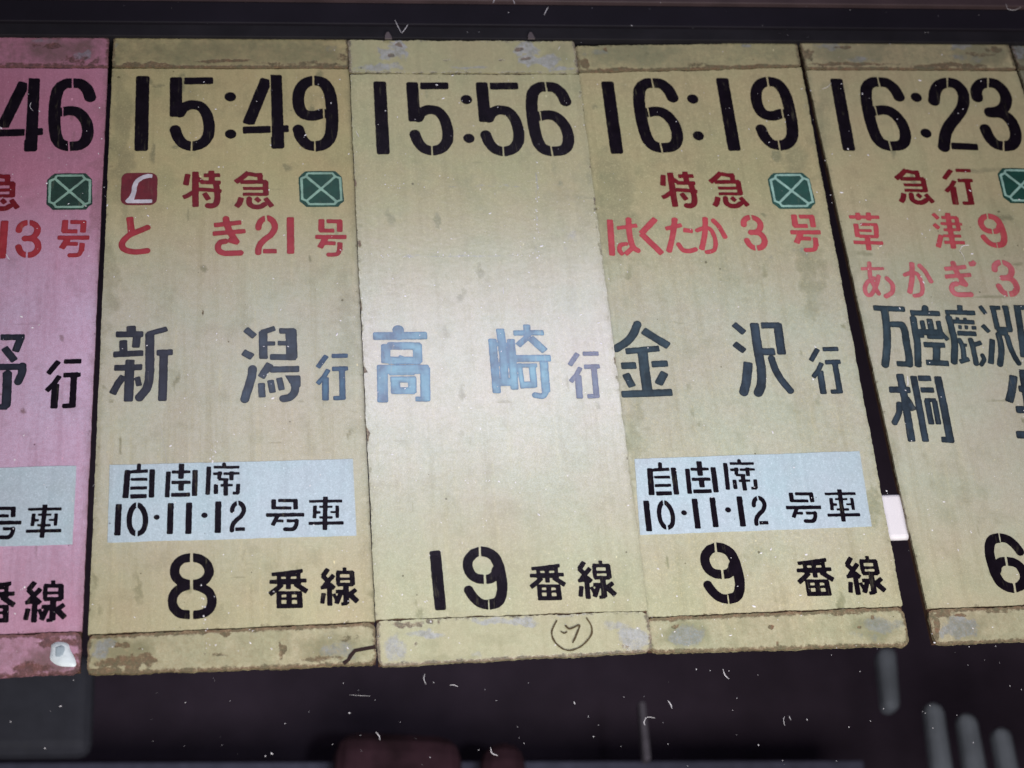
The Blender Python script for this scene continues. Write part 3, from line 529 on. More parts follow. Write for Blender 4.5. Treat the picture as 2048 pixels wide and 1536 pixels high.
def lerp(a, b, t): return (a[0] + (b[0] - a[0]) * t, a[1] + (b[1] - a[1]) * t)

BOARD = {   # tl, tr, br, bl, px y of the top groove (left, right), bottom groove (left, right)
    1: ((-262, 74), (218, 75), (160, 1346), (-420, 1372), (133, 136), (1284, 1263)),
    2: ((227, 76), (695.5, 79), (754, 1329), (173, 1349), (136, 137), (1270, 1244)),
    3: ((696, 80), (1149, 83), (1306, 1303), (756, 1333), (147, 148), (1240, 1222)),
    4: ((1151, 92), (1593, 85), (1820, 1291), (1299, 1305), (146, 134), (1235, 1213)),
    5: ((1599, 80), (2014, 82), (2398, 1268), (1870, 1289), (139, 141), (1218, 1200)),
    6: ((2020, 82), (2440, 84), (2930, 1250), (2408, 1266), (139, 141), (1196, 1180)),
}
WEAR = {
 1: dict(top=dict(wear=[(100, 92, 26, 8, .75), (150, 120, 30, 10, .6), (190, 90, 20, 8, .4), (60, 128, 90, 5, .7), (198, 125, 18, 12, .6)], primer=[(165, 112, 20, 10, .8), (95, 82, 30, 6, .6)], dirt=[(120, 100, 90, 30, .9)]),
        bot=dict(wear=[(60, 1335, 42, 22, .85), (110, 1285, 55, 16, .8), (150, 1322, 20, 26, .8), (75, 1272, 30, 6, .8)], primer=[(45, 1325, 14, 10, .5)], dirt=[(100, 1320, 70, 30, .9)]),
        mid=dict(dirt=[(200, 430, 20, 160, .55), (150, 560, 40, 60, .3)])),
 2: dict(top=dict(wear=[(450, 121, 70, 5, .85), (290, 130, 70, 6, .8), (600, 128, 120, 6, .6), (680, 118, 16, 12, .6)], primer=[(660, 96, 30, 14, .45), (230, 95, 10, 14, .4)], dirt=[(450, 105, 260, 40, .75), (620, 110, 80, 30, .8)]),
        bot=dict(wear=[(250, 1325, 60, 16, .9), (200, 1343, 40, 10, 1.0), (250, 1292, 18, 9, .95), (452, 1270, 14, 6, .9), (560, 1302, 8, 22, .7), (290, 1315, 30, 12, .8), (640, 1318, 50, 7, .7), (430, 1308, 24, 6, .6), (700, 1280, 40, 14, .45)],
                 primer=[(206, 1300, 26, 22, .85), (225, 1290, 26, 10, .7), (680, 1302, 46, 22, .62), (655, 1270, 30, 10, .4)], dirt=[(240, 1300, 90, 30, .8), (660, 1295, 90, 35, .8)]),
        mid=dict(dirt=[(245, 300, 28, 190, .7), (215, 560, 25, 120, .6), (690, 640, 30, 200, .45), (275, 1175, 10, 40, .8), (470, 200, 220, 60, .35)], wear=[(405, 622, 3, 9, .8), (430, 600, 60, 2, .2)], primer=[(440, 860, 30, 60, .2)])),
 3: dict(top=dict(wear=[(797, 90, 9, 5, 1.1), (785, 113, 9, 5, 1.0), (1038, 96, 9, 5, 1.1), (1058, 118, 12, 4, .8), (1000, 120, 10, 4, .5), (895, 120, 20, 3, .5)], primer=[(800, 92, 20, 14, 1.0), (780, 112, 34, 14, .95), (755, 135, 60, 9, .8), (1055, 95, 30, 18, 1.0), (1075, 122, 46, 18, .95), (1120, 138, 34, 6, .8), (930, 136, 60, 4, .6)], dirt=[(1120, 110, 40, 30, .6)]),
        bot=dict(wear=[(815, 1250, 40, 9, .7), (862, 1242, 14, 8, .9), (745, 1300, 5, 30, .5), (1250, 1292, 12, 5, .7), (830, 1290, 4, 8, .6)], primer=[(790, 1300, 36, 30, .7), (1010, 1243, 90, 10, .8), (850, 1268, 50, 9, .8), (1270, 1275, 40, 30, .9), (960, 1310, 30, 12, .6), (1230, 1250, 50, 12, .6), (1160, 1230, 80, 6, .5)], dirt=[(1000, 1280, 60, 18, .5), (900, 1318, 80, 12, .6)]),
        mid=dict(wear=[(709, 372, 5, 9, 1.3), (717, 487, 4, 8, 1.1), (721, 610, 3, 14, .9), (727, 742, 5, 8, 1.3), (735, 865, 5, 12, 1.3), (1182, 332, 5, 6, 1.2), (1190, 400, 3, 20, .8), (1206, 500, 3, 12, .9), (1232, 720, 4, 8, 1.0)], dirt=[(1118, 368, 6, 9, 1.3), (1165, 420, 30, 130, .45), (705, 400, 12, 200, .5), (1090, 300, 60, 30, .3)], primer=[(900, 512, 190, 3, .62), (1073, 410, 3, 110, .62), (960, 372, 120, 3, .4), (1140, 480, 40, 40, .4)])),
 4: dict(top=dict(wear=[(1165, 128, 14, 18, .9), (1260, 140, 120, 5, .8), (1480, 132, 120, 4, .8), (1390, 128, 30, 6, .5), (1211, 98, 5, 8, .9), (1300, 112, 60, 14, .3)], primer=[(1190, 105, 30, 10, .5), (1487, 90, 14, 6, .8), (1470, 108, 60, 10, .3)], dirt=[(1260, 108, 110, 26, .85), (1560, 110, 40, 20, .5)]),
        bot=dict(wear=[(1547, 1252, 8, 6, 1.2), (1556, 1287, 7, 5, 1.1), (1745, 1235, 8, 5, 1.0), (1690, 1226, 50, 6, .7), (1440, 1236, 14, 5, .7), (1352, 1252, 10, 6, .9), (1340, 1237, 40, 6, .8), (1720, 1256, 6, 4, .9)], primer=[(1375, 1275, 40, 30, .75), (1770, 1250, 50, 22, .62), (1720, 1275, 40, 16, .5)], dirt=[(1370, 1270, 60, 35, .9), (1750, 1262, 60, 30, .9)]),
        mid=dict(dirt=[(1230, 420, 60, 150, .62), (1620, 520, 30, 150, .6), (1590, 320, 34, 40, .7), (1270, 860, 22, 120, .55), (1400, 240, 160, 60, .35), (1740, 1010, 16, 60, .8), (1490, 700, 24, 200, .3)], wear=[(1285, 820, 3, 9, .7)], primer=[(1580, 500, 60, 50, .3)])),
 5: dict(top=dict(wear=[(1612, 110, 14, 20, .7), (1700, 128, 120, 5, .8), (1900, 130, 110, 6, .75), (1690, 95, 30, 4, .8), (1985, 95, 16, 10, .8), (1960, 108, 30, 6, .6)], primer=[(1660, 94, 34, 10, .7), (1715, 120, 30, 6, .5), (1915, 92, 30, 10, .9), (1930, 115, 50, 10, .6), (1725, 119, 8, 4, 1)], dirt=[(1690, 105, 90, 26, .85), (1960, 105, 70, 30, .95)]),
        bot=dict(wear=[(1885, 1228, 26, 12, .85), (1868, 1260, 10, 30, 1.0), (1930, 1230, 20, 4, 1.1), (1990, 1222, 40, 4, .7)], primer=[(1925, 1250, 40, 24, 1.1), (1890, 1262, 20, 24, .9)], dirt=[(1930, 1255, 60, 30, .7)]),
        mid=dict(dirt=[(1640, 250, 24, 90, .7), (1700, 520, 24, 60, .5), (2012, 435, 16, 10, 1.0), (1960, 340, 60, 6, .7), (1900, 980, 60, 120, .35), (1660, 190, 30, 40, .5)])),
 6: dict(top=dict(primer=[(2035, 105, 20, 20, .9)], dirt=[(2035, 105, 40, 30, .9)]), bot={}, mid=dict(dirt=[(2040, 200, 30, 200, .8)])),
}
BLAB = {
 1: 'pink train signboard at the far left with a white paint blob at its foot',
 2: 'cream train signboard reading 15:49 with a red square emblem, bound from platform 8',
 3: 'pale cream train signboard reading 15:56 with light blue place name, platform 19',
 4: 'khaki train signboard reading 16:19 with faded red train name, platform 9',
 5: 'cream train signboard reading 16:23 with two rows of small faded red writing',
 6: 'sliver of a grimy signboard cut off at the right edge beside the 16:23 board',
}
GRP = 'train departure signboards hanging in a row'
ROOT = {}
for b, (tl, tr, br, bl, tg, bg_) in BOARD.items():
    c = bp((tl[0] + tr[0]) / 2, tl[1], BY[b])
    e = bpy.data.objects.new('signboard', None); e.empty_display_size = 0.02
    link(e, None, (c[0], BY[b], c[2])); tag(e, BLAB[b], 'signboard', GRP); ROOT[b] = e
    def at(t):   # left and right edge points at fraction t
        return lerp(tl, bl, t), lerp(tr, br, t)
    def frac(side, y):
        A, B = (tl, bl) if side == 0 else (tr, br); return (y - A[1]) / (B[1] - A[1])
    fl, fr = frac(0, tg[0]), frac(1, tg[1]); gl, gr = frac(0, bg_[0]), frac(1, bg_[1])
    L = lambda t: lerp(tl, bl, t); R = lambda t: lerp(tr, br, t)
    g = 0.0012
    W_ = WEAR[b]
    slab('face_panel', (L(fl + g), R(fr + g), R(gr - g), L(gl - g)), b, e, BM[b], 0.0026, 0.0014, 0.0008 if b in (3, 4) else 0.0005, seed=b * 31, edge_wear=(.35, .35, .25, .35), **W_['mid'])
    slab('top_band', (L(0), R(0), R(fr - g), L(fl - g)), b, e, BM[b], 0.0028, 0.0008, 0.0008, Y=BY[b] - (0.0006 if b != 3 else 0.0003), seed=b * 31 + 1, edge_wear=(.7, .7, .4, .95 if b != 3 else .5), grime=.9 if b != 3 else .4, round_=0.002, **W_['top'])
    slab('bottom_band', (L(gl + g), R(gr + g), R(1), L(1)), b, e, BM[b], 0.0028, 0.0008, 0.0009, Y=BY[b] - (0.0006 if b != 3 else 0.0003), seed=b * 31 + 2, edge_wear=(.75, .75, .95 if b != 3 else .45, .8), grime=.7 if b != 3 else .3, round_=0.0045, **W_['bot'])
    # board core seen in the grooves and along the edges
    i = 0.0015
    q = [bp(*L(0.002), BY[b]), bp(*R(0.002), BY[b]), bp(*R(0.998), BY[b]), bp(*L(0.998), BY[b])]
    cc = sum(q) / 4; vs = []
    for dy in (0.0012, 0.0075):
        for p in q:
            d = p - cc; p2 = cc + d * (1 - i / np.linalg.norm(d) * 1.0); vs.append((p2[0] - cc[0], dy, p2[2] - cc[2]))
    mesh_obj('board_core', vs, [(0, 3, 2, 1), (4, 5, 6, 7), (0, 1, 5, 4), (1, 2, 6, 5), (2, 3, 7, 6), (3, 0, 4, 7)], CORE, e, cc.tolist())

# ------------------------------------------------------------------ painted writing
def label_patch(b, quad, seed):
    return slab('label_patch', quad, b, ROOT[b], LABEL, 0.0003, 0.0022, 0.0003, Y=BY[b] - SHADOW, seed=seed)
def emblem(b, cx, y0, y1):
    # outline traced from the leftmost emblem, 7.68x crop at (0, 330)
    out = [(845, 125), (1325, 125), (1360, 165), (1420, 215), (1422, 600), (1360, 640), (1320, 685), (810, 685), (765, 640), (712, 600), (728, 225), (795, 165)]
    ring = [(875, 160), (1272, 160), (1312, 212), (1385, 235), (1376, 575), (1300, 602), (1262, 642), (858, 642), (825, 590), (758, 562), (770, 240), (850, 208), (875, 160)]
    GLY.setdefault('emb_out', (0, 330, 7.68, 1, 'p ' + ' '.join('%g,%g' % q for q in out)))
    GLY.setdefault('emb_line', (0, 330, 7.68, 1, 's 34 ' + ' '.join('%g,%g' % q for q in ring) + '|s 36 850,208 1300,602|s 36 1312,212 825,590'))
    m = EMB_G[b]
    o = put('emb_out', ROOT[b], b, m, cx, y0, y1, nm='emblem'); o['label'] = 'green emblem crossed by two pale lines'
    h = y1 - y0
    p = put('emb_line', ROOT[b], b, EMB_LB if b in (4, 5) else EMB_L, cx, y0 + h * .032, y1 - h * .045, lift=2, nm='emblem_line')
    # hang the lines under the plate as its sub-part
    wl = WLOC[p.name]; so = o.scale.copy()
    p.parent = o; p.location = (0.0, wl.y - WLOC[o.name].y, (wl.z - WLOC[o.name].z) / so.z); p.rotation_euler = (0, 0, 0)
    p.scale = (p.scale.x / so.x, 1, p.scale.z / so.z)
    return o
R = ROOT
def colon(b, *pts):
    for x, y in pts: put('cdot', R[b], b, 'black', x, y - 9.2, y + 9.2)
# board 1 (pink)
b = 1
put('b4', R[b], b, 'black', 42, 155.5, 302.5); put('b6', R[b], b, 'black')
put('kyu', R[b], b, 'darkred', 0.5, 345, 422); emblem(b, 139.5, 346.3, 419.3)
put('one', R[b], b, 'red', 6.5, 441, 517); put('r3', R[b], b, 'red'); put('gou', R[b], b, 'red', 147, 439.5, 514.5)
put('no', R[b], b, 'navy'); put('iku', R[b], b, 'black', 126, 718, 816.5)
lb = label_patch(b, ((-300, 944), (153, 931), (145, 1089), (-310, 1101)), 5)
Yl = BY[b] - SHADOW
put('gou2', lb, b, 'black', 3.5, 1013, 1079, Y=Yl); put('sha', lb, b, 'black', 88.3, 1009, 1075.5, Y=Yl)
put('ban', R[b], b, 'black', -11, 1164, 1246); put('sen', R[b], b, 'black', 91.6, 1161, 1244.5)
# board 2
b = 2
put('b1', R[b], b, 'black'); put('b5', R[b], b, 'black'); colon(b, (1348/2.9257, 567/2.9257), (1350/2.9257, 785/2.9257)); put('b4', R[b], b, 'black'); put('b9', R[b], b, 'black')
GLY['square'] = (225, 335, 7.877, 2, 's 560 135,338 706,338')
sq = put('square', R[b], b, EMB_R, nm='emblem'); sq['label'] = 'dark red square emblem with a pale curved L shaped mark'
lm = put('lmark', sq, b, EMB_W, lift=2)
put('toku', R[b], b, 'darkred'); put('kyu', R[b], b, 'darkred'); emblem(b, 642.5, 341.8, 413.6)
put('to', R[b], b, 'red'); put('ki', R[b], b, 'red'); put('two', R[b], b, 'red'); put('one', R[b], b, 'red'); put('gou', R[b], b, 'red')
put('shin', R[b], b, 'navy'); put('gata', R[b], b, 'slate'); put('iku', R[b], b, 'midblue')
lb = label_patch(b, ((219, 930), (706, 918), (713, 1071), (215, 1085)), 6); Yl = BY[b] - SHADOW
for g in ('ji', 'yuu', 'seki', 'zero', 'dot'): put(g, lb, b, 'black', Y=Yl)
put('lone', lb, b, 'black', 236.2, 1008, 1071, Y=Yl); put('lone', lb, b, 'black', Y=Yl); put('lone', lb, b, 'black', 377.6, 1005, 1068, Y=Yl)
put('dot', lb, b, 'black', 409, 1025.4, 1036, Y=Yl); put('lone', lb, b, 'black', 436.2, 1002.5, 1066, Y=Yl); put('two', lb, b, 'black', 475.8, 1001.5, 1064.5, xs=.98, Y=Yl)
put('gou2', lb, b, 'black', Y=Yl); put('sha', lb, b, 'black', Y=Yl)
put('p8', R[b], b, 'black'); put('ban', R[b], b, 'black'); put('sen', R[b], b, 'black')
# board 3
b = 3
put('b1', R[b], b, 'black', 763, 162, 308); put('b5', R[b], b, 'black', 860.5, 163.5, 310); colon(b, (932.9, 199.3), (938, 276.9))
put('b5', R[b], b, 'black', 1001.5, 163.8, 311.5); put('b6', R[b], b, 'black', 1100, 163, 311.5)
put('taka', R[b], b, 'sky'); put('saki', R[b], b, 'sky'); put('iku', R[b], b, 'midblue', 1169.5, 702.5, 797)
put('p1', R[b], b, 'black'); put('p9', R[b], b, 'black'); put('ban', R[b], b, 'black', 1095.3, 1128, 1201); put('sen', R[b], b, 'black', 1192.5, 1121, 1198)
# board 4
b = 4
put('b1', R[b], b, 'black', 1224.3, 162, 307); put('b6', R[b], b, 'black', 1316, 155.5, 304.5); colon(b, (1385.6, 198.2), (1396.9, 271.7))
put('b1', R[b], b, 'black', 1456.5, 155.2, 301); put('b9', R[b], b, 'black', 1549, 152.5, 300.3)
put('toku', R[b], b, 'darkred', 1357.8, 343, 416.8); put('kyu', R[b], b, 'darkred', 1457, 342.5, 416.8); emblem(b, 1583, 345.2, 417.5)
for g in ('ha', 'ku', 'ta', 'ka'): put(g, R[b], b, 'faded')
put('r3', R[b], b, 'faded', 1508.5, 429.6, 501.2); put('gou', R[b], b, 'faded', 1611.5, 428.6, 504)
put('kane', R[b], b, 'teal'); put('sawa', R[b], b, 'slate'); put('iku', R[b], b, 'slate', 1653, 693.4, 788)
lb = label_patch(b, ((1269, 918), (1719, 902), (1744, 1053), (1280, 1070)), 7); Yl = BY[b] - SHADOW
for g, cx, y0, y1, xs in (('ji', 1324.3, 924, 991, 1.04), ('yuu', 1402.4, 922, 987, 1.04), ('seki', 1480, 918, 981.5, 1.02), ('lone', 1295.4, 1001, 1062.8, 1), ('zero', 1332.1, 1000, 1060, .97), ('dot', 1368.2, 1020.6, 1030.6, 1),
                      ('lone', 1392.5, 997, 1057.4, 1), ('lone', 1428.2, 994.5, 1054.6, 1), ('dot', 1456.2, 1014.6, 1025, 1), ('lone', 1482.4, 992.4, 1053.3, 1), ('two', 1520, 991.5, 1051.6, .98), ('gou2', 1607.3, 984, 1046.5, 1), ('sha', 1684.3, 978.3, 1043.4, 1)):
    put(g, lb, b, 'black', cx, y0, y1, xs, Y=Yl)
put('p9', R[b], b, 'black', 1445.4, 1084, 1208); put('ban', R[b], b, 'black', 1631, 1116.5, 1192.5); put('sen', R[b], b, 'black', 1729.3, 1112, 1190)
# board 5
b = 5
put('b1', R[b], b, 'black', 1685.3, 156.5, 301); put('b6', R[b], b, 'black', 1771, 153.5, 301); colon(b, (1832.7, 194.8), (1852.1, 266.6))
put('b2', R[b], b, 'black'); put('b3', R[b], b, 'black')
put('kyu', R[b], b, 'darkred', 1827.8, 337, 409.5); put('iku', R[b], b, 'darkred', 1918, 337, 409.7, xs=1.18); emblem(b, 2042, 336, 406.4)
put('kusa', R[b], b, 'faded'); put('tsu', R[b], b, 'faded'); put('p9', R[b], b, 'faded', 1985.5, 426.6, 496, xs=1.05)
put('a', R[b], b, 'pinkish'); put('ka', R[b], b, 'pinkish', 1837, 523.6, 595.4); put('ki', R[b], b, 'pinkish', 1917.6, 521.4, 594.4, xs=.95); put('dak', R[b], b, 'pinkish'); put('r3', R[b], b, 'pinkish', 2011.5, 519.4, 593.6)
for g in ('man', 'za', 'shika', 'sawa2', 'guchi'): put(g, R[b], b, 'teal')
put('kiri', R[b], b, 'slate'); put('sei', R[b], b, 'slate')
put('p9', R[b], b, 'black', 2013, 1065.3, 1186, flip=True)
put('ban', R[b], b, 'black', 2150, 1100, 1176); put('sen', R[b], b, 'black', 2250, 1096, 1173)

# hand-drawn ring with a small mark on the lower band of board 3
GLY['ring'] = (680, 1011, 2.9257, 3, 'c 9 1268,672 1240,745 1268,810 1335,848 1410,825 1468,760 1470,705 1440,655|c 10 1318,702 1345,722 1400,700 1388,745 1362,805|c 8 1292,738 1312,748 1328,740')
INKPEN = plain('brown_pen', (0.075, 0.05, 0.022), 0.6)
put('ring', R[3], 3, INKPEN, lift=3, Y=BY[3] - 0.0003, nm='pen_mark')['label'] = 'small hand drawn pen ring with a hooked mark inside'

# white paint blob with a grey dent on board 1
def blob(name, pts, Y, h, mat, parent, seed):
    pts = [tuple(q) for q in catmull(list(pts) + [pts[0]], 4)[:-1]]
    P = np.array([bp(x, y, Y) for x, y in pts]); c = P.mean(0); n = len(P); rings = 6; V = []; F = []
    for r in range(rings):
        t = 1 - r / rings; hh = h * math.sqrt(max(0, 1 - t * t))
        for i in range(n):
            d = P[i] - c; V.append((d[0] * t, -hh - 0.0002 * random.random() * (r > 0), d[2] * t))
    V.append((0, -h, 0))
    for r in range(rings - 1):
        for i in range(n): F.append((r * n + i, r * n + (i + 1) % n, (r + 1) * n + (i + 1) % n, (r + 1) * n + i))
    for i in range(n): F.append(((rings - 1) * n + i, (rings - 1) * n + (i + 1) % n, rings * n))
    return mesh_obj(name, V, F, mat, parent, (c[0], Y, c[2]), smooth=True)
PUTTY = plain('white_putty', (0.60, 0.66, 0.72), 0.5, 0.4, 0.12, 150); PUTTYD = plain('grey_putty', (0.30, 0.36, 0.42), 0.5, 0.4, 0.15, 150)
cz = lambda L: [(0 + x / 2.9257, 1011 + y / 2.9257) for x, y in L]
pb = blob('paint_blob', cz([(300, 815), (340, 797), (395, 808), (412, 845), (440, 900), (442, 940), (400, 943), (355, 940), (318, 925), (292, 895), (298, 850)]), BY[1] - 0.0006, 0.0016, PUTTY, R[1], 1)
blob('dent', cz([(325, 830), (355, 818), (378, 830), (375, 870), (350, 890), (325, 882)]), BY[1] - 0.0020, 0.0005, PUTTYD, pb, 2)
# cracked corner at the foot of board 2
CRK = plain('dark_crack', (0.02, 0.008, 0.008), 0.8)
cr = cz([]); q = lambda L: [(680 + x / 2.9257, 1011 + y / 2.9257) for x, y in L]
def strip(name, path, wd, Y, mat, parent):
    P = [bp(x, y, Y) for x, y in path]; c = sum(P) / len(P); V = []; F = []
    for i, p in enumerate(P):
        a = P[max(0, i - 1)]; b_ = P[min(len(P) - 1, i + 1)]; d = (b_ - a)[[0, 2]]; d = d / np.linalg.norm(d); nn = np.array([-d[1], d[0]])
        ww = wd * (0.6 + 0.5 * random.random())
        for s in (-1, 1):
            for dy in (0, -0.0004): V.append((p[0] - c[0] + nn[0] * ww * s / 2, dy, p[2] - c[2] + nn[1] * ww * s / 2))
    for i in range(len(P) - 1):
        a = i * 4
        for j, k in ((0, 1), (1, 3), (3, 2), (2, 0)): F.append((a + j, a + k, a + 4 + k, a + 4 + j))
    F += [(0, 2, 3, 1), (len(V) - 4, len(V) - 3, len(V) - 1, len(V) - 2)]
    return mesh_obj(name, V, F, mat, parent, (c[0], Y, c[2]))
strip('corner_crack', q([(208, 828), (150, 838), (88, 850), (62, 880), (48, 905), (20, 925)]), 0.0028, BY[2] - 0.0006, CRK, R[2])

# ------------------------------------------------------------------ case, rail, spacer, hooks
def box(name, x0, x1, y0, y1, z0, z1, mat, parent=None, bev=0.0):
    c = ((x0 + x1) / 2, (y0 + y1) / 2, (z0 + z1) / 2); hx, hy, hz = (x1 - x0) / 2, (y1 - y0) / 2, (z1 - z0) / 2
    V = [(sx * hx, sy * hy, sz * hz) for sx in (-1, 1) for sy in (-1, 1) for sz in (-1, 1)]
    o = mesh_obj(name, V, [(0, 1, 3, 2), (4, 6, 7, 5), (0, 4, 5, 1), (2, 3, 7, 6), (0, 2, 6, 4), (1, 5, 7, 3)], mat, parent, c)
    if bev:
        m = o.modifiers.new('bevel', 'BEVEL'); m.width = bev; m.segments = 3
    return o
DARK = plain('dark_case_paint', (0.050, 0.035, 0.053), 0.75, 0.15, 0.2, 14)
RAILM = plain('rail_black_metal', (0.010, 0.008, 0.013), 0.6, 0.15, 0.2, 20); RAIL2 = plain('rail_grey_metal', (0.015, 0.0135, 0.017), 0.65, 0.12, 0.25, 30)
LIPM = plain('rail_brown_metal', (0.055, 0.034, 0.038), 0.6, 0.3, 0.2, 40)
tag(box('back_wall', -4.5, 5.0, 1.10, 1.14, -3.0, 4.0, DARK), kind='structure')
z = lambda y, Y=0.0: bp(1024, y, Y)[2]
rail = bpy.data.objects.new('hanging_rail', None); link(rail, None, (0.28, -0.004, z(40))); tag(rail, 'black metal rail running above the row of signboards', 'rail')
box('rail_channel', -1.2, 1.7, -0.006, 0.05, z(50, -.006), z(2, -.006), RAILM, rail, 0.001)
box('rail_flange', -1.2, 1.7, -0.0035, 0.05, z(77, -.0035), z(50, -.0035) - 0.0006, RAIL2, rail, 0.0006)
box('rail_lip', -1.2, 1.7, -0.010, 0.05, z(1.5, -.01), z(-40, -.01), LIPM, rail, 0.001)
HOOK = plain('hook_metal', (0.09, 0.07, 0.075), 0.5, 0.5)
for x, lab in ((776, 'small dull grey hook at the top left of the 15:56 board'), (1062, 'small dull grey hook at the top right of the 15:56 board')):
    p = bp(x, 76, -0.0055); V = []; F = []
    prof = [(-.0022, -.0008), (-.0020, .002), (-.0008, .0048), (.0008, .0050), (.0020, .002), (.0028, -.0008)]
    for dy in (-0.0006, 0.0006): V += [(a, dy, c) for a, c in prof]
    n = len(prof); F = [tuple(range(n)), tuple(range(2 * n - 1, n - 1, -1))] + [(i, (i + 1) % n, n + (i + 1) % n, n + i) for i in range(n)]
    tag(mesh_obj('hook', V, F, HOOK, None, p.tolist()), lab, 'hook', 'hooks holding the 15:56 board')
WHITE = plain('white_foam', (0.72, 0.675, 0.73), 0.7, 0.3, 0.03)
sx = [bp(1740, 988, .004), bp(1830, 985, .004), bp(1845, 1075, .004), bp(1752, 1075, .004)]
sp = box('spacer_block', sx[0][0], sx[1][0] + .004, 0.004, 0.0100, sx[2][2], sx[0][2], WHITE, None, 0.0026)
tag(sp, 'small white foam block in the dark gap between the 16:19 and 16:23 boards', 'spacer')

# dim things low in the case, some of them glass reflections built solid
GREYP = plain('reflected_grey_green', (0.052, 0.053, 0.072), 0.7, 0.2, 0.1); STR = plain('reflected_streak_grey', (0.20, 0.22, 0.27), 0.8, 0.2, 0.25, 20)
def quadbox(name, pts, Y, th, mat, bev=0.004):
    P = [bp(x, y, Y) for x, y in pts]; c = sum(P) / 4
    V = [(p[0] - c[0], dy, p[2] - c[2]) for dy in (0, th) for p in P]
    o = mesh_obj(name, V, [(0, 3, 2, 1), (4, 5, 6, 7), (0, 1, 5, 4), (1, 2, 6, 5), (2, 3, 7, 6), (3, 0, 4, 7)], mat, None, (c[0], Y, c[2]))
    m = o.modifiers.new('bevel', 'BEVEL'); m.width = bev; m.segments = 3; m.limit_method = 'NONE'
    return o
tag(quadbox('reflected_panel', [(-160, 1300), (188, 1300), (180, 1508), (-170, 1512)], 0.70, 0.03, GREYP, 0.014), 'dark grey rounded reflection built as a plate below the pink signboard', 'reflected_patch')  # reflection in the glass, made as a solid plate behind the boards
tag(quadbox('ledge', [(-300, 1524), (1730, 1519), (1730, 1570), (-300, 1575)], 0.92, 0.05, plain('navy_ledge_paint', (0.10, 0.10, 0.16), 0.7, .2)), 'dark navy ledge low in the case, running from the left edge under the boards', 'ledge')
for pts, lab in (([(1758, 1290), (1796, 1290), (1806, 1418), (1772, 1418)], 'dim grey reflected streak just under the 16:19 board, shortest of four'),
                 ([(1854, 1396), (1892, 1404), (1925, 1620), (1880, 1620)], 'dim grey reflected streak under the 16:23 board, second of four from the left'),
                 ([(1920, 1418), (1958, 1424), (2000, 1640), (1952, 1640)], 'dim grey reflected streak under the 16:23 board, third of four from the left'),
                 ([(1990, 1448), (2026, 1452), (2070, 1660), (2030, 1660)], 'dim grey reflected streak nearest the bottom right corner')):
    tag(quadbox('slat', pts, 0.80, 0.03, STR, 0.012), lab, 'slat', 'dim grey reflected streaks built as bars')  # streaks reflected in the glass, made as solid bars
tag(quadbox('post', [(1278, 1400), (1292, 1400), (1304, 1520), (1288, 1520)], 0.80, 0.02, plain('post_paint', (0.14, 0.125, 0.16), 0.8), 0.006), 'thin faint grey post low in the case under the 16:19 board', 'post')
MAR = plain('reflected_maroon', (0.055, 0.024, 0.036), 0.85, 0.2, 0.6, 22)  # colour of the reddish glass reflections, made as solid blocks below
tag(quadbox('reflected_block', [(672, 1452), (925, 1462), (930, 1620), (660, 1620)], 0.85, 0.05, MAR, 0.03), 'blurred dark maroon reflection built as a block under the 15:49 board', 'reflection')
tag(quadbox('reflected_block', [(965, 1472), (1056, 1474), (1056, 1620), (960, 1620)], 0.85, 0.05, MAR, 0.03), 'smaller blurred maroon reflection built as a block under the 15:56 board', 'reflection')

# ------------------------------------------------------------------ glass pane (leaning) and the dust on it
TH = math.radians(0.5); g0 = np.array([0.28, -0.014, 0.06]); gn = np.array([0, math.cos(TH), -math.sin(TH)]); gd = np.array([0, -math.sin(TH), -math.cos(TH)])
def gp(px, py, off=0.0):
    d = ray(px, py); o = g0 - gn * off; t = ((o - CAMP) @ gn) / (d @ gn); return CAMP + t * d
gm, nt, P = newmat('clear_glass'); nt.nodes.remove(P)
tr = nt.nodes.new('ShaderNodeBsdfTransparent'); tr.inputs[0].default_value = (0.985, 0.99, 0.985, 1); gs = nt.nodes.new('ShaderNodeBsdfGlossy'); gs.inputs['Roughness'].default_value = 0.2
mx = nt.nodes.new('ShaderNodeMixShader'); mx.inputs[0].default_value = 0.0015
nt.links.new(tr.outputs[0], mx.inputs[1]); nt.links.new(gs.outputs[0], mx.inputs[2]); nt.links.new(mx.outputs[0], nt.nodes['Material Output'].inputs['Surface'])
V = []
for off in (0, -0.004):
    for sx_, l in ((-1.0, -0.06), (1.2, -0.06), (1.2, 0.85), (-1.0, 0.85)):
        p = gd * l - gn * off + np.array([sx_, 0, 0]); V.append(p.tolist())
tag(mesh_obj('glass_pane', V, [(0, 3, 2, 1), (4, 5, 6, 7), (0, 1, 5, 4), (1, 2, 6, 5), (2, 3, 7, 6), (3, 0, 4, 7)], gm, None, g0.tolist()), 'clear dusty glass pane leaning in front of all the signboards', 'glass')

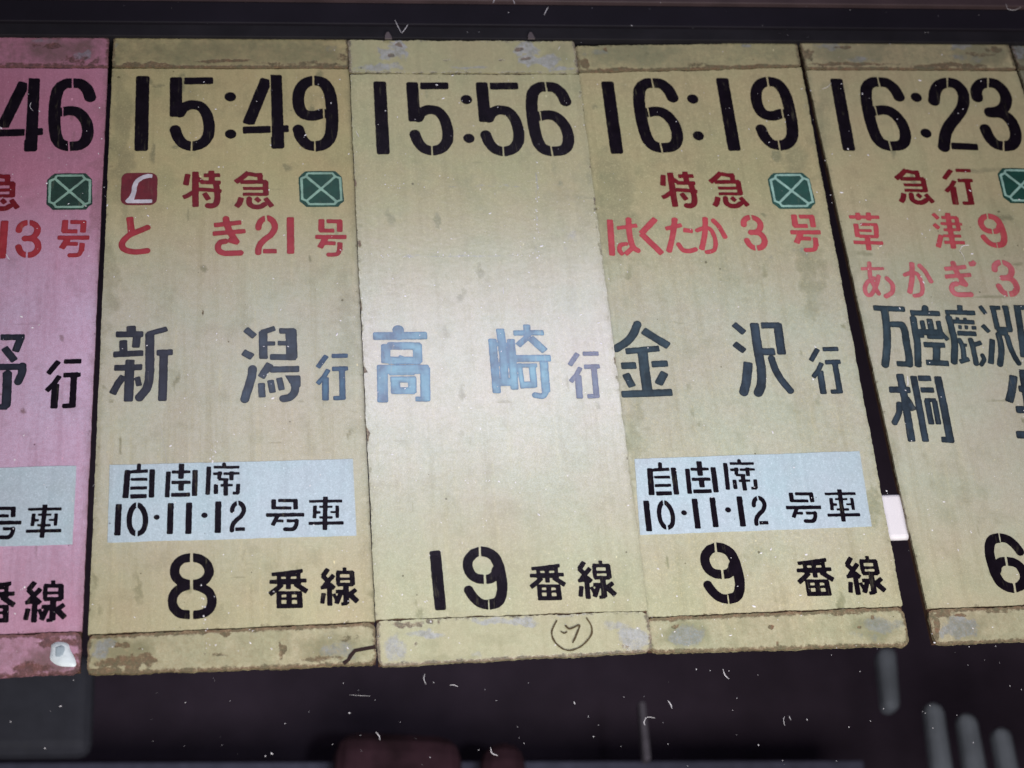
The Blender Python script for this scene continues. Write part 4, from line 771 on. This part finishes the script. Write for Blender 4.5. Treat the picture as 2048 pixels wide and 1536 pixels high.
DUSTM = plain('dust', (0.68, 0.66, 0.70), 0.9, 0.2, 0.1)
DV = []; DF = []
def speck(x, y, r, el=1.0, ang=0.0):
    c = gp(x, y, 0.0004); s = r * 0.00029; n = 6; b0 = len(DV); ca, sa = math.cos(ang), math.sin(ang)
    ux = np.array([1, 0, 0]); uz = -gd
    for i in range(n):
        a = 2 * math.pi * i / n; rr = s * (0.75 + 0.5 * random.random()); a1, a2 = math.cos(a) * rr, math.sin(a) * rr * el
        p = c + ux * (a1 * ca - a2 * sa) + uz * (a1 * sa + a2 * ca); DV.append(p.tolist())
    DV.append((c - gn * s * 0.7).tolist())
    for i in range(n): DF.append((b0 + i, b0 + (i + 1) % n, b0 + n))
def fibre(pts, wd=1.0):
    P = catmull(pts, 6); prev = None
    for i, (x, y) in enumerate(P):
        c = gp(x, y, 0.0006); j = min(i + 1, len(P) - 1); k = max(0, i - 1); d = P[j] - P[k]; d = d / (np.linalg.norm(d) + 1e-9)
        nn = np.array([-d[1], 0, -d[0]]) * wd * 0.00013 * (0.5 + 0.5 * math.sin(math.pi * (i + .6) / len(P)))
        b0 = len(DV); DV.append((c + nn).tolist()); DV.append((c - gn * 0.0002).tolist()); DV.append((c - nn).tolist())
        if prev is not None:
            DF.extend([(prev, prev + 1, b0 + 1, b0), (prev + 1, prev + 2, b0 + 2, b0 + 1)])
        prev = b0
KN = [(1017, 25, 4.5), (1700, 20, 4), (1856, 65, 3.2), (935, 64, 2), (958, 64, 2), (1299, 18, 2), (1321, 5, 3), (1613, 13, 1.6), (294, 691, 4.5), (1621, 181, 4), (1962, 162, 4), (1926, 218, 4), (1719, 404, 3),
      (1133, 118, 3), (669, 100, 3.2), (371, 1405, 3), (570, 1447, 3), (654, 1492, 0), (531, 1512, 3.5), (90, 1497, 3), (444, 1491, 2), (460, 1402, 1.5), (687, 1366, 2), (429, 1361, 1.5), (750, 1400, 2), (836, 1402, 0), (970, 1379, 1.8), (993, 1401, 2.2),
      (1057, 1366, 2), (1248, 1394, 2), (1288, 1393, 1.8), (1187, 1473, 3.5), (1197, 1450, 2), (1035, 1454, 2.2), (1038, 1475, 2), (1048, 1487, 2.4), (957, 1500, 2.6), (1336, 1488, 2.5), (1458, 1342, 2.5), (1474, 1396, 2.5), (1516, 1350, 1.5), (1698, 1454, 3.5),
      (1720, 1343, 2.2), (1767, 1417, 3.2), (1741, 1442, 2.5), (1565, 1521, 2.8), (1517, 1490, 3.4), (1845, 1423, 2), (1914, 1430, 2.6), (1866, 1456, 2.5), (1947, 1485, 3), (2020, 1372, 3), (2043, 1379, 3), (1869, 1285, 4.5), (1663, 1310, 1.8),
      (1936, 1330, 1.5), (1005, 1488, 0), (884, 737, 3), (750, 1128, 3), (1275, 1256, 4), (1551, 1114, 4), (1904, 1042, 2.5), (1728, 1068, 4), (1575, 1082, 2), (1588, 935, 4.5), (1150, 253, 4), (1168, 250, 4)]
for x, y, r in KN:
    if r: speck(x, y, r * 0.36 * (0.75 if y > 1340 or y < 70 else 1), 1 + random.random() * .6, random.random() * 3)
for i in range(1500):
    x, y = random.uniform(-40, 2090), random.uniform(0, 1536)
    on = 150 < y < 1300
    if not on and random.random() < 0.62: continue
    cl = fbm(np.array([x / 260.]), np.array([y / 200.]), 9, 3)[0]
    if cl < 0.42 and random.random() < .6: continue
    speck(x, y, min(2.0, 0.4 + random.expovariate(2.6)) * (1 if on else .55), 1 + random.random() * 1.6, random.random() * 3)
# a run of specks along faint scratch lines on the 15:56 board
for x0, y0, x1, y1, n in ((725, 512, 1080, 508, 34), (1075, 320, 1072, 505, 22), (770, 372, 880, 370, 10), (930, 965, 1040, 960, 12), (430, 860, 425, 960, 12), (405, 1170, 415, 1300, 14)):
    for i in range(n):
        t = random.random(); speck(x0 + (x1 - x0) * t + random.gauss(0, 3), y0 + (y1 - y0) * t + random.gauss(0, 3), 0.5 + random.random() * 1.2, 1.4)
for pts, wd in (([(790, 40), (797, 55), (803, 66)], 1.7), ([(804, 66), (810, 58), (816, 49)], 1.7), ([(1088, 30), (1092, 22), (1096, 14)], 1.8), ([(986, 6), (990, -4)], 1.6), ([(1026, 0), (1030, 8)], 1.6), ([(62, 205), (60, 213), (66, 222)], 1.5),
                ([(849, 1348), (848, 1358), (852, 1369)], 1.4), ([(900, 1370), (908, 1370), (916, 1373)], 1.2), ([(752, 1464), (758, 1472), (760, 1480)], 1.6), ([(981, 1495), (984, 1506), (995, 1511)], 1.6), ([(1446, 1338), (1450, 1350), (1458, 1358)], 1.6),
                ([(1292, 1436), (1288, 1444), (1290, 1451)], 1.6), ([(1290, 1436), (1298, 1434), (1310, 1436)], .9), ([(1569, 1433), (1567, 1440), (1570, 1452)], 1.1), ([(1578, 1432), (1582, 1440)], 1.1), ([(1148, 1403), (1150, 1409)], 1.7), ([(1336, 1401), (1342, 1410), (1344, 1417)], 1.8),
                ([(1920, 500), (1925, 492), (1938, 490)], 2.0), ([(1918, 500), (1926, 510), (1930, 522)], .9), ([(1006, 575), (1007, 588)], 2.2), ([(712, 262), (718, 274)], 1.6), ([(12, 508), (16, 515), (19, 519)], 2.6), ([(2012, 8), (2016, 18), (2030, 20), (2042, 14)], 1.0),
                ([(1815, 752), (1816, 765), (1815, 772)], 2.8), ([(1644, 178), (1655, 174), (1662, 166)], 1.2), ([(1116, 100), (1120, 92)], 1.4), ([(1720, 450), (1724, 447)], 2), ([(1758, 493), (1764, 491)], 2), ([(320, 850), (330, 900), (335, 940)], .5), ([(700, 1390), (740, 1392)], .4)):
    if len(pts) == 2: pts = [pts[0], ((pts[0][0] + pts[1][0]) / 2, (pts[0][1] + pts[1][1]) / 2), pts[1]]
    fibre(pts, wd)
tag(mesh_obj('dust', DV, DF, DUSTM), 'white dust specks and lint fibres scattered over the glass', 'dust', kind='stuff')
